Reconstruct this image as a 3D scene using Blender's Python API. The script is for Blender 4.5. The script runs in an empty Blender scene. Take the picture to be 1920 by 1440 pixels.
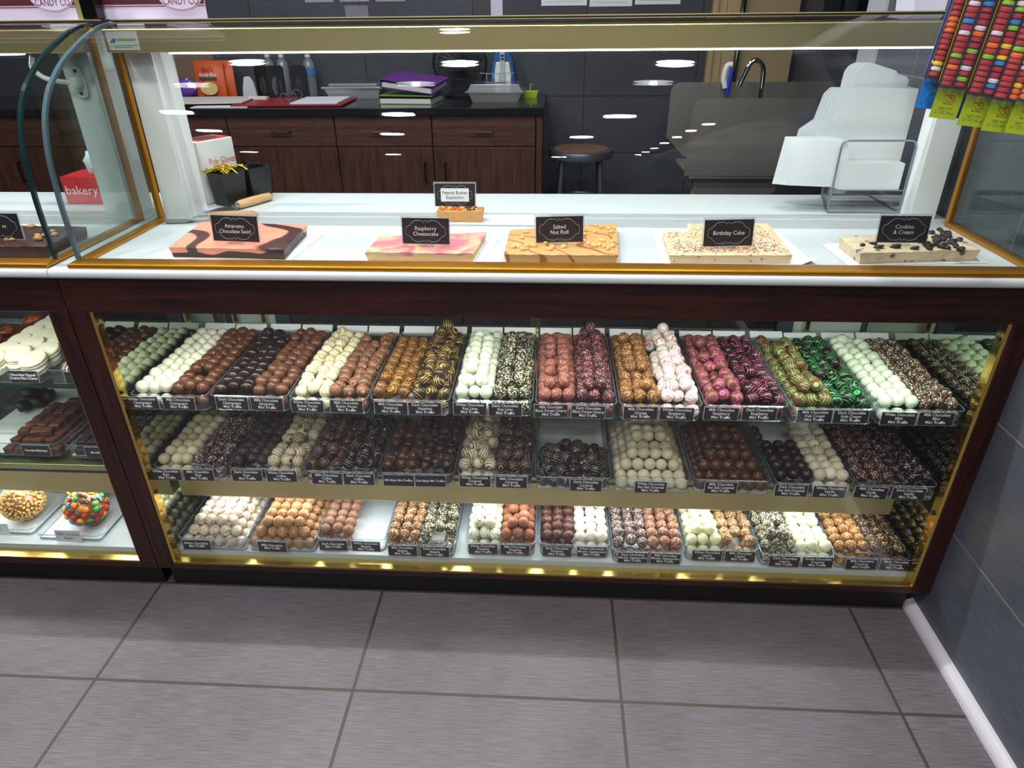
import bpy, bmesh, math, random
from mathutils import Matrix, Vector, Euler, noise

random.seed(11)
SC = bpy.context.scene
COL = SC.collection
PI = math.pi

# ------------------------------------------------------------------ camera, world, exposure
def make_camera():
    cd = bpy.data.cameras.new('camera')
    cd.sensor_fit = 'HORIZONTAL'; cd.sensor_width = 36.0
    cd.lens = 1262.94 / 1920 * 36.0
    cd.clip_start = 0.02; cd.clip_end = 60
    o = bpy.data.objects.new('camera', cd); COL.objects.link(o)
    yaw, pitch, roll = 0.0603, 0.5041, 0.0107
    cy, sy, cp, sp = math.cos(yaw), math.sin(yaw), math.cos(pitch), math.sin(pitch)
    f = Vector((-sy*cp, cy*cp, -sp)); r = Vector((cy, sy, 0)); d = f.cross(r)
    R = r*math.cos(roll) + d*math.sin(roll)
    D = -r*math.sin(roll) + d*math.cos(roll)
    M = Matrix((( R.x, -D.x, -f.x, 1.0075), (R.y, -D.y, -f.y, -1.2565), (R.z, -D.z, -f.z, 1.3549), (0, 0, 0, 1)))
    o.matrix_world = M
    SC.camera = o
make_camera()

w = bpy.data.worlds.new('shop_air'); SC.world = w; w.use_nodes = True
w.node_tree.nodes['Background'].inputs[0].default_value = (0.95, 0.94, 1.0, 1)
w.node_tree.nodes['Background'].inputs[1].default_value = 0.3
SC.view_settings.view_transform = 'Standard'
SC.view_settings.look = 'None'
SC.view_settings.gamma = 1.0
SC.view_settings.exposure = 0.0
SC.cycles.max_bounces = 10
SC.cycles.diffuse_bounces = 4
SC.cycles.glossy_bounces = 4
SC.cycles.transparent_max_bounces = 28
SC.cycles.caustics_reflective = False
SC.cycles.caustics_refractive = False
SC.cycles.sample_clamp_indirect = 4.0

# light strengths, all in one place (watts)
DOWNLIGHT_W = 18.0
ROW_W = 15.5
BACK_W = 6.0
SPOT_W = 4.0
LED_TOP_W = 1.25
LED_CASE_W = 6.2
LED_DECK_W = 1.8

# ------------------------------------------------------------------ helpers
def lin(c):
    out = []
    for x in c[:3]:
        x = x/255.0
        out.append(x/12.92 if x <= 0.04045 else ((x+0.055)/1.055)**2.4)
    return (out[0], out[1], out[2], 1.0)

class MB:
    """collects shapes, then links them as one mesh object"""
    def __init__(s): s.v = []; s.f = []
    def add(s, vs, fs, M=None):
        b = len(s.v)
        s.v += [tuple(M @ Vector(p)) if M is not None else tuple(p) for p in vs]
        s.f += [tuple(b+i for i in f) for f in fs]
        return s
    def box(s, x0, x1, y0, y1, z0, z1, M=None):
        vs = [(x0,y0,z0),(x1,y0,z0),(x1,y1,z0),(x0,y1,z0),(x0,y0,z1),(x1,y0,z1),(x1,y1,z1),(x0,y1,z1)]
        return s.add(vs, [(0,3,2,1),(4,5,6,7),(0,1,5,4),(1,2,6,5),(2,3,7,6),(3,0,4,7)], M)
    def prism(s, poly, axis, a, b, M=None):
        """poly: 2-D points; axis 'x': (y,z) points, 'y': (x,z), 'z': (x,y)"""
        n = len(poly)
        def P(p, t): return {'x': (t,p[0],p[1]), 'y': (p[0],t,p[1]), 'z': (p[0],p[1],t)}[axis]
        vs = [P(p,a) for p in poly] + [P(p,b) for p in poly]
        fs = [tuple(range(n)), tuple(range(2*n-1, n-1, -1))] + [(i, i+n, (i+1)%n+n, (i+1)%n) for i in range(n)]
        return s.add(vs, fs, M)
    def tube(s, path, r, n=8, closed=False, M=None, caps=True):
        P = [Vector(p) for p in path]; m = len(P)
        rs = r if isinstance(r, (list, tuple)) else [r]*m
        vs, fs = [], []; up = None
        for i in range(m):
            a = P[i-1] if (i > 0 or closed) else P[i]
            b = P[(i+1) % m] if (i < m-1 or closed) else P[i]
            t = (b-a).normalized() if (b-a).length > 1e-9 else Vector((0,0,1))
            if up is None:
                up = Vector((0,0,1)) if abs(t.z) < 0.9 else Vector((1,0,0))
            e1 = (up - t*up.dot(t)); e1 = e1.normalized() if e1.length > 1e-6 else t.orthogonal().normalized()
            e2 = t.cross(e1); up = e1
            for k in range(n):
                g = 2*PI*k/n
                vs.append(P[i] + (e1*math.cos(g) + e2*math.sin(g))*rs[i])
        for i in range(m if closed else m-1):
            j = (i+1) % m
            for k in range(n):
                fs.append((i*n+k, i*n+(k+1)%n, j*n+(k+1)%n, j*n+k))
        if caps and not closed:
            fs.append(tuple(range(n-1,-1,-1))); fs.append(tuple((m-1)*n+k for k in range(n)))
        return s.add(vs, fs, M)
    def lathe(s, prof, n=24, M=None, closed=False):
        """prof: (radius, z)"""
        vs, fs = [], []
        m = len(prof)
        for (r, z) in prof:
            for k in range(n):
                g = 2*PI*k/n; vs.append((max(r,1e-5)*math.cos(g), max(r,1e-5)*math.sin(g), z))
        for i in range(m-1):
            for k in range(n): fs.append((i*n+k, i*n+(k+1)%n, (i+1)*n+(k+1)%n, (i+1)*n+k))
        if closed: fs += [((m-1)*n+k, (m-1)*n+(k+1)%n, (k+1)%n, k) for k in range(n)]
        else: fs.append(tuple(range(n-1,-1,-1))); fs.append(tuple((m-1)*n+k for k in range(n)))
        return s.add(vs, fs, M)
    def ball(s, r, n=12, M=None, sz=1.0):
        pr = [(r*math.sin(PI*i/n), -r*sz*math.cos(PI*i/n)) for i in range(n+1)]
        return s.lathe(pr, 2*n, M)
    def mesh(s, name, bevel=0, seg=2, smooth=False):
        me = bpy.data.meshes.new(name)
        me.from_pydata([tuple(p) for p in s.v], [], s.f); me.update()
        if bevel or smooth:
            bm = bmesh.new(); bm.from_mesh(me)
            bmesh.ops.recalc_face_normals(bm, faces=bm.faces)
            if bevel:
                es = [e for e in bm.edges if len(e.link_faces) == 2 and e.calc_face_angle(0) > 0.5]
                bmesh.ops.bevel(bm, geom=es, offset=bevel, segments=seg, affect='EDGES', profile=0.5, clamp_overlap=True)
            if smooth:
                for f in bm.faces: f.smooth = True
                for e in bm.edges:
                    if len(e.link_faces) == 2 and e.calc_face_angle(0) > 0.7: e.smooth = False
            bm.to_mesh(me); bm.free()
        else:
            bm = bmesh.new(); bm.from_mesh(me)
            bmesh.ops.recalc_face_normals(bm, faces=bm.faces); bm.to_mesh(me); bm.free()
        return me

ROOTM = {}
def tag(o, label=None, cat=None, group=None, kind=None):
    if label: o['label'] = label
    if cat: o['category'] = cat
    if group: o['group'] = group
    if kind: o['kind'] = kind
    return o
def thing(name, label, cat, loc=(0,0,0), rotz=0.0, group=None):
    o = bpy.data.objects.new(name, None); COL.objects.link(o)
    o.empty_display_size = 0.02
    o.location = loc; o.rotation_euler = (0,0,rotz)
    ROOTM[o.name] = Matrix.Translation(loc) @ Matrix.Rotation(rotz, 4, 'Z')
    return tag(o, label, cat, group)
def part(name, mb, mat, parent=None, world=True, bevel=0, seg=2, smooth=False, label=None):
    """one mesh object; with world=True the shapes were given in world space and are brought into the thing's own space"""
    me = mb if isinstance(mb, bpy.types.Mesh) else mb.mesh(name, bevel, seg, smooth)
    if mat is not None:
        for m in (mat if isinstance(mat, (list, tuple)) else [mat]): me.materials.append(m)
    o = bpy.data.objects.new(name, me); COL.objects.link(o)
    if parent is not None:
        root = parent
        while root.parent is not None: root = root.parent
        if world and root.name in ROOTM: me.transform(ROOTM[root.name].inverted())
        o.parent = parent
    if label: o['label'] = label
    return o
def solo(name, mb, mat, label, cat, group=None, bevel=0, seg=2, smooth=False, kind=None, origin=None):
    """a thing that is one mesh, with its origin at its base"""
    me = mb if isinstance(mb, bpy.types.Mesh) else mb.mesh(name, bevel, seg, smooth)
    if origin is None:
        xs = [v.co for v in me.vertices]
        origin = ((min(p.x for p in xs)+max(p.x for p in xs))/2, (min(p.y for p in xs)+max(p.y for p in xs))/2, min(p.z for p in xs))
    me.transform(Matrix.Translation(origin).inverted())
    for m in (mat if isinstance(mat, (list, tuple)) else [mat]): me.materials.append(m)
    o = bpy.data.objects.new(name, me); COL.objects.link(o); o.location = origin
    ROOTM[o.name] = Matrix.Translation(origin)
    return tag(o, label, cat, group, kind)
def struct(name, mb, mat, bevel=0):
    o = part(name, mb, mat, bevel=bevel); o['kind'] = 'structure'; return o
def text_mesh(body, size, shear=0.0, spacing=1.0, line=0.95, res=2, align='CENTER', bold=0.0):
    c = bpy.data.curves.new('lettering', 'FONT'); c.body = body; c.size = size
    c.align_x = align; c.align_y = 'CENTER'; c.shear = shear
    c.space_character = spacing; c.space_line = line; c.resolution_u = res; c.offset = bold
    o = bpy.data.objects.new('lettering', c)
    me = bpy.data.meshes.new_from_object(o)
    bpy.data.objects.remove(o); bpy.data.curves.remove(c)
    return me
def lettering(body, size, mat, parent, M, name='lettering', sx=1.0, maxw=None, **k):
    """flat raised letters; M places the text plane (x right, y up) in the thing's own space"""
    me = text_mesh(body, size, **k)
    if maxw:
        xs = [v.co.x for v in me.vertices]; sx = min(sx, maxw/(max(xs)-min(xs)))
    me.transform(M @ Matrix.Diagonal((sx,1,1,1)))
    return part(name, me, mat, parent, world=False)
FACE = Matrix.Rotation(PI/2, 4, 'X')           # text plane turned to face -y

# ------------------------------------------------------------------ materials
MATS = {}
def new_mat(name):
    m = bpy.data.materials.new(name); m.use_nodes = True
    nt = m.node_tree
    return m, nt, nt.nodes['Principled BSDF']
def plain(name, rgb, rough=0.5, metal=0.0, spec=0.5, emit=0.0, coat=0.0, bump=0.0, bscale=60.0, var=0.0, sss=0.0, alpha=1.0):
    if name in MATS: return MATS[name]
    m, nt, b = new_mat(name)
    b.inputs['Base Color'].default_value = lin(rgb)
    b.inputs['Roughness'].default_value = rough
    b.inputs['Metallic'].default_value = metal
    b.inputs['Specular IOR Level'].default_value = spec
    b.inputs['Coat Weight'].default_value = coat
    b.inputs['Alpha'].default_value = alpha
    if emit:
        b.inputs['Emission Color'].default_value = lin(rgb); b.inputs['Emission Strength'].default_value = emit
    tc = nt.nodes.new('ShaderNodeTexCoord')
    nz = nt.nodes.new('ShaderNodeTexNoise'); nz.inputs['Scale'].default_value = bscale; nz.inputs['Detail'].default_value = 3
    nt.links.new(tc.outputs['Object'], nz.inputs['Vector'])
    if bump:
        bp = nt.nodes.new('ShaderNodeBump'); bp.inputs['Strength'].default_value = bump; bp.inputs['Distance'].default_value = 0.004
        nt.links.new(nz.outputs['Fac'], bp.inputs['Height']); nt.links.new(bp.outputs['Normal'], b.inputs['Normal'])
    if var:
        hs = nt.nodes.new('ShaderNodeHueSaturation'); hs.inputs['Color'].default_value = lin(rgb)
        mr = nt.nodes.new('ShaderNodeMapRange'); mr.inputs[1].default_value = 0.3; mr.inputs[2].default_value = 0.7
        mr.inputs[3].default_value = 1-var; mr.inputs[4].default_value = 1+var
        nt.links.new(nz.outputs['Fac'], mr.inputs[0]); nt.links.new(mr.outputs[0], hs.inputs['Value'])
        nt.links.new(hs.outputs['Color'], b.inputs['Base Color'])
    MATS[name] = m
    return m
def ramp(nt, stops):
    r = nt.nodes.new('ShaderNodeValToRGB'); e = r.color_ramp.elements
    while len(e) < len(stops): e.new(0.5)
    for i, (p, c) in enumerate(stops): e[i].position = p; e[i].color = c
    return r
def wood(name, dark, light, axis, rough=0.35, scale=1.0, coat=0.0):
    if name in MATS: return MATS[name]
    m, nt, b = new_mat(name)
    tc = nt.nodes.new('ShaderNodeTexCoord'); mp = nt.nodes.new('ShaderNodeMapping')
    s = [22*scale]*3; s['xyz'.index(axis)] = 1.6*scale
    mp.inputs['Scale'].default_value = s
    nz = nt.nodes.new('ShaderNodeTexNoise'); nz.inputs['Scale'].default_value = 3.0; nz.inputs['Detail'].default_value = 8; nz.inputs['Roughness'].default_value = 0.68
    r = ramp(nt, [(0.36, lin(dark)), (0.66, lin(light))])
    L = nt.links.new
    L(tc.outputs['Object'], mp.inputs['Vector']); L(mp.outputs[0], nz.inputs['Vector']); L(nz.outputs['Fac'], r.inputs[0]); L(r.outputs[0], b.inputs['Base Color'])
    b.inputs['Roughness'].default_value = rough; b.inputs['Coat Weight'].default_value = coat
    MATS[name] = m
    return m
def tile(name, dark, light, grout, ua, va, u0, v0, w, h, rough=0.42, spec=0.5, gw=0.004):
    """brushed stone tile; ua/va: axes of the surface; streaks run along ua"""
    m, nt, b = new_mat(name); L = nt.links.new
    tc = nt.nodes.new('ShaderNodeTexCoord'); sep = nt.nodes.new('ShaderNodeSeparateXYZ'); L(tc.outputs['Object'], sep.inputs[0])
    def offs(ax, o):
        n = nt.nodes.new('ShaderNodeMath'); n.operation = 'SUBTRACT'; L(sep.outputs['XYZ'.index(ax)], n.inputs[0]); n.inputs[1].default_value = o; return n
    U, V = offs(ua, u0), offs(va, v0)
    cmb = nt.nodes.new('ShaderNodeCombineXYZ'); L(U.outputs[0], cmb.inputs[0]); L(V.outputs[0], cmb.inputs[1])
    br = nt.nodes.new('ShaderNodeTexBrick'); br.offset = 0.0; br.squash = 1.0
    br.inputs['Scale'].default_value = 1.0; br.inputs['Brick Width'].default_value = w; br.inputs['Row Height'].default_value = h
    br.inputs['Mortar Size'].default_value = gw; br.inputs['Mortar Smooth'].default_value = 0.1; br.inputs['Bias'].default_value = 0.0
    br.inputs['Color1'].default_value = (0.42,0.42,0.42,1); br.inputs['Color2'].default_value = (0.58,0.58,0.58,1)
    L(cmb.outputs[0], br.inputs['Vector'])
    mp = nt.nodes.new('ShaderNodeMapping'); mp.inputs['Scale'].default_value = (16, 480, 1); L(cmb.outputs[0], mp.inputs['Vector'])
    nz = nt.nodes.new('ShaderNodeTexNoise'); nz.inputs['Scale'].default_value = 1.0; nz.inputs['Detail'].default_value = 6; nz.inputs['Roughness'].default_value = 0.7
    L(mp.outputs[0], nz.inputs['Vector'])
    n2 = nt.nodes.new('ShaderNodeTexNoise'); n2.inputs['Scale'].default_value = 3.5; n2.inputs['Detail'].default_value = 4
    L(cmb.outputs[0], n2.inputs['Vector'])
    ad = nt.nodes.new('ShaderNodeMath'); ad.operation = 'MULTIPLY_ADD'; L(n2.outputs['Fac'], ad.inputs[0]); ad.inputs[1].default_value = 0.35; L(nz.outputs['Fac'], ad.inputs[2])
    r = ramp(nt, [(0.42, lin(dark)), (0.9, lin(light))]); L(ad.outputs[0], r.inputs[0])
    ov = nt.nodes.new('ShaderNodeMix'); ov.data_type = 'RGBA'; ov.blend_type = 'OVERLAY'; ov.inputs[0].default_value = 0.35
    L(r.outputs[0], ov.inputs[6]); L(br.outputs['Color'], ov.inputs[7])
    mx = nt.nodes.new('ShaderNodeMix'); mx.data_type = 'RGBA'; L(br.outputs['Fac'], mx.inputs[0]); L(ov.outputs[2], mx.inputs[6]); mx.inputs[7].default_value = lin(grout)
    L(mx.outputs[2], b.inputs['Base Color'])
    bp = nt.nodes.new('ShaderNodeBump'); bp.inputs['Strength'].default_value = 0.12; bp.inputs['Distance'].default_value = 0.002
    sb = nt.nodes.new('ShaderNodeMath'); sb.operation = 'SUBTRACT'; L(nz.outputs['Fac'], sb.inputs[0]); L(br.outputs['Fac'], sb.inputs[1])
    L(sb.outputs[0], bp.inputs['Height']); L(bp.outputs['Normal'], b.inputs['Normal'])
    b.inputs['Roughness'].default_value = rough; b.inputs['Specular IOR Level'].default_value = spec
    MATS[name] = m
    return m
def glass(name, tint=(1,1,1), refl=1.0, rough=0.0, milk=0.0, milkcol=(225,235,235), ior=1.5):
    """thin clear sheet: what is behind shows through, a Fresnel reflection lies over it"""
    if name in MATS: return MATS[name]
    m, nt, b = new_mat(name); L = nt.links.new
    nt.nodes.remove(b)
    out = nt.nodes['Material Output']
    tr = nt.nodes.new('ShaderNodeBsdfTransparent'); tr.inputs[0].default_value = (*tint, 1)
    gl = nt.nodes.new('ShaderNodeBsdfGlossy'); gl.inputs['Roughness'].default_value = rough
    lw = nt.nodes.new('ShaderNodeLayerWeight'); lw.inputs['Blend'].default_value = 0.5   # Facing = 1 - |cos|, the same from both sides of the sheet
    r0 = ((ior-1)/(ior+1))**2
    pw = nt.nodes.new('ShaderNodeMath'); pw.operation = 'POWER'; pw.inputs[1].default_value = 5.0; L(lw.outputs['Facing'], pw.inputs[0])
    f = nt.nodes.new('ShaderNodeMath'); f.operation = 'MULTIPLY_ADD'; f.inputs[1].default_value = 1-r0; f.inputs[2].default_value = r0; L(pw.outputs[0], f.inputs[0])
    mu = nt.nodes.new('ShaderNodeMath'); mu.operation = 'MULTIPLY'; mu.use_clamp = True; mu.inputs[1].default_value = refl; L(f.outputs[0], mu.inputs[0])
    base = tr.outputs[0]
    if milk:
        df = nt.nodes.new('ShaderNodeBsdfDiffuse'); df.inputs[0].default_value = lin(milkcol)
        mm = nt.nodes.new('ShaderNodeMixShader'); mm.inputs[0].default_value = milk; L(tr.outputs[0], mm.inputs[1]); L(df.outputs[0], mm.inputs[2]); base = mm.outputs[0]
    ms = nt.nodes.new('ShaderNodeMixShader'); L(mu.outputs[0], ms.inputs[0]); L(base, ms.inputs[1]); L(gl.outputs[0], ms.inputs[2])
    L(ms.outputs[0], out.inputs['Surface'])
    MATS[name] = m
    return m
def lamp_mat(name, rgb, strength):
    if name in MATS: return MATS[name]
    m, nt, b = new_mat(name); nt.nodes.remove(b)
    e = nt.nodes.new('ShaderNodeEmission'); e.inputs[0].default_value = lin(rgb); e.inputs[1].default_value = strength
    nt.links.new(e.outputs[0], nt.nodes['Material Output'].inputs['Surface'])
    MATS[name] = m
    return m

WOODX = wood('espresso_wood_across', (23,10,8), (56,23,17), 'x', 0.33)
WOODZ = wood('espresso_wood_upright', (23,10,8), (56,23,17), 'z', 0.33)
CABX = wood('walnut_across', (56,33,28), (92,58,47), 'x', 0.4)
CABZ = wood('walnut_upright', (52,29,24), (88,54,42), 'z', 0.4)
COUNTER = plain('counter_laminate', (196,201,200), 0.35, bump=0.02)
WHITE = plain('white_laminate', (228,231,228), 0.35, bump=0.02)
EDGEW = plain('pale_counter_edge', (226,214,226), 0.3)
BRASS = plain('polished_brass', (206,176,96), 0.1, 1.0, bump=0.25, bscale=18)
SATIN = plain('satin_brass', (232,218,160), 0.36, 1.0)
GOLD = plain('anodised_gold', (196,134,30), 0.34, 0.85)
BLACK = plain('black_paint', (12,11,12), 0.5)
DARKBRONZE = plain('dark_bronze', (22,16,14), 0.4)
PANE = glass('clear_glass', (0.97,0.985,0.975), 1.0)
PANE2 = glass('side_glass', (0.86,0.9,0.89), 1.0)
SHELF = glass('shelf_glass', (0.93,0.98,0.955), 1.0)
ACRYL = glass('clear_acrylic', (0.97,0.98,0.98), 0.8, 0.05, milk=0.012, ior=1.45)
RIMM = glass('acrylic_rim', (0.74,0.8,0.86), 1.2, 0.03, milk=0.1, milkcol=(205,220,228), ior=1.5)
SLEEVE = glass('clear_sleeve', (0.97,0.97,0.98), 1.0, 0.1, milk=0.28, milkcol=(230,230,232))
GEDGE = plain('green_glass_edge', (22,44,42), 0.12, 0.0, 0.8)
REARG = glass('rear_glass', (0.3,0.35,0.34), 1.0)
GEDGE2 = plain('pale_glass_edge', (72,92,98), 0.12, 0.0, 0.8)
MIRROR = plain('mirror_silver', (176,190,170), 0.015, 1.0)
LED = lamp_mat('led_tube', (235,246,255), 9.0)
STEEL = plain('brushed_steel', (176,178,182), 0.34, 1.0)
CHROME = plain('chrome', (210,212,216), 0.08, 1.0)
WPLAST = plain('white_plastic', (226,226,218), 0.35)
BPLAST = plain('black_plastic', (24,24,27), 0.38)
PAPER = plain('white_paper', (228,230,232), 0.7)
CARD = plain('black_card', (38,32,38), 0.55)
INK = plain('white_ink', (240,236,238), 0.7)
DINK = plain('dark_ink', (40,36,44), 0.7)

# ------------------------------------------------------------------ the room
FLOOR = tile('floor_tile', (68,58,62), (119,112,115), (64,56,51), 'X', 'Y', 0.5759, -0.2678, 0.61, 0.305, 0.4, 0.45)
WALLR = tile('wall_tile_side', (52,54,62), (98,101,110), (120,116,112), 'Y', 'Z', 0.76, 0.2818, 0.61, 0.305, 0.38, 0.5, 0.0025)
WALLB = tile('wall_tile_back', (44,46,52), (78,80,88), (34,35,38), 'X', 'Z', 1.18, 0.94, 0.61, 0.305, 0.5, 0.4, 0.003)
CEILM = plain('ceiling_paint', (150,148,146), 0.9)
DARKW = plain('dim_shop_wall', (70,64,62), 0.8)
struct('floor', MB().box(-5,2.6,-7,2.85,-0.06,0), FLOOR)
struct('ceiling', MB().box(-5,2.6,-7,2.95,2.8,2.9), CEILM)
struct('wall_right', MB().box(1.957,2.05,-7,1.12,0,2.8), WALLR)
struct('wall_alcove', MB().box(2.3,2.4,1.12,2.85,0,2.8).box(2.05,2.4,1.06,1.12,0,2.8), WALLB)
struct('wall_back', MB().box(-5,2.6,2.85,2.95,0,2.8), WALLB)
struct('wall_left', MB().box(-5.1,-5,-7,2.95,0,2.8), DARKW)
struct('wall_front', MB().box(-5,2.6,-7.1,-7,0,2.8), DARKW)
pr = [(1.957,0),(1.9335,0)] + [(1.957-0.0235*math.cos(a)*1.0, 0.026*math.sin(a)) for a in [PI/10*k for k in range(1,5)]] + [(1.957,0.026)]
struct('baseboard_right', MB().prism(pr, 'y', -7, 0.05), plain('cove_trim', (196,190,196), 0.3))
struct('trim_1', MB().box(1.949,2.052,1.0,1.125,0,2.8), plain('corner_trim', (168,172,172), 0.4))
TAN = plain('tan_paint', (176,152,112), 0.5)
TAN2 = plain('tan_door', (168,146,108), 0.45)
d = thing('door_1', 'tan door in its frame on the back wall beside the sink', 'door', (2.07,2.85,0)); d['kind'] = 'structure'
part('door_frame', MB().box(1.832,1.86,2.80,2.85,0,2.2).box(1.86,1.905,2.815,2.85,0,2.2).box(1.905,1.968,2.79,2.85,0,2.2).box(1.968,2.29,2.79,2.85,2.1,2.2), TAN, d, bevel=0.004)
part('door_panel', MB().box(1.97,2.28,2.82,2.845,0.01,2.1), TAN2, d, bevel=0.003)

# ceiling lights: recessed round lights, each with its own lamp
LENS = lamp_mat('downlight_lens', (238,244,255), 14.0)
LENSW = lamp_mat('warm_spot_lens', (255,214,170), 14.0)
RING = plain('lamp_ring', (225,225,225), 0.4)
ring_me = MB().lathe([(0.078,0.0),(0.105,0.0),(0.105,-0.012),(0.084,-0.02),(0.078,-0.012)], 32, closed=True).mesh('trim_ring', smooth=True); ring_me.materials.append(RING)
lens_me = MB().lathe([(0.0,-0.004),(0.078,-0.004),(0.078,-0.001),(0.0,-0.001)], 32).mesh('lens'); lens_me.materials.append(LENS)
ringw_me = MB().lathe([(0.035,0.0),(0.05,0.0),(0.05,-0.02),(0.035,-0.016)], 24, closed=True).mesh('trim_ring', smooth=True); ringw_me.materials.append(BLACK)
lensw_me = MB().lathe([(0.0,-0.004),(0.035,-0.004),(0.035,-0.001),(0.0,-0.001)], 24).mesh('lens'); lensw_me.materials.append(LENSW)
def lamp_light(name, loc, watts, size, color, sizey=None, rot=(0,0,0), shape='DISK'):
    ld = bpy.data.lights.new(name, 'AREA'); ld.shape = shape; ld.size = size
    if sizey: ld.size_y = sizey
    ld.energy = watts; ld.color = color
    o = bpy.data.objects.new(name, ld); COL.objects.link(o); o.location = loc; o.rotation_euler = rot
    return o
def downlight(x, y, watts=DOWNLIGHT_W, size=0.15):
    t = thing('ceiling_light', 'round cool white recessed light in the shop ceiling', 'ceiling light', (x,y,2.8), 0, 'recessed ceiling lights')
    for me, n in ((ring_me,'trim_ring'),(lens_me,'lens')):
        o = bpy.data.objects.new(n, me); COL.objects.link(o); o.parent = t
    lamp_light('downlight_lamp', (x,y,2.79), watts, size, (0.93,0.96,1.0)).visible_camera = True
def spotlight(x, y, watts=SPOT_W):
    t = thing('spot_light', 'small warm spot light in the row along the side wall', 'spot light', (x,y,2.8), 0, 'warm ceiling spots')
    for me, n in ((ringw_me,'trim_ring'),(lensw_me,'lens')):
        o = bpy.data.objects.new(n, me); COL.objects.link(o); o.parent = t
    lamp_light('spot_lamp', (x,y,2.785), watts, 0.065, (1.0,0.8,0.58))
for x in (-1.4,-0.46,0.46,1.4): downlight(x, 0.26, ROW_W, 0.03)
for x, y in ((-0.7,-0.95),(0.3,-1.1),(1.32,-1.26),(-1.05,-2.35),(0.0,-2.67),(1.2,-2.95),(-1.7,-4.6),(-0.5,-5.1),(1.08,-5.7),(-0.3,0.95),(0.62,0.85),(1.5,0.8),(-1.2,2.2),(0.5,2.1)):
    downlight(x, y, BACK_W if y > 0 else DOWNLIGHT_W)
for k in range(7): spotlight(1.82, -1.86-0.55*k)

# ------------------------------------------------------------------ the glass display cases
def catmull(P, sub=6):
    out = []
    for i in range(len(P)-1):
        p0, p1, p2, p3 = P[max(i-1,0)], P[i], P[i+1], P[min(i+2,len(P)-1)]
        for k in range(sub):
            t = k/sub
            out.append(tuple(0.5*((2*p1[j]) + (-p0[j]+p2[j])*t + (2*p0[j]-5*p1[j]+4*p2[j]-p3[j])*t*t + (-p0[j]+3*p1[j]-3*p2[j]+p3[j])*t**3) for j in range(len(p1))))
    out.append(tuple(P[-1])); return out
PROF = catmull([(0.024,0.922),(0.024,1.015),(0.0275,1.07),(0.034,1.12),(0.054,1.18),(0.084,1.224),(0.115,1.251),(0.161,1.28),(0.226,1.309),(0.297,1.333),(0.365,1.343)], 5)
def offset_prof(P, d):
    out = []
    for i in range(len(P)):
        a, b = P[max(i-1,0)], P[min(i+1,len(P)-1)]
        t = Vector((b[0]-a[0], b[1]-a[1])).normalized()
        out.append((P[i][0] + t[1]*d, P[i][1] - t[0]*d))
    return out
TOPZ = 0.556      # upper glass shelf
MIDZ = 0.354      # middle glass shelf
DECK = 0.128      # white bottom deck
W = 1.956
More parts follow.
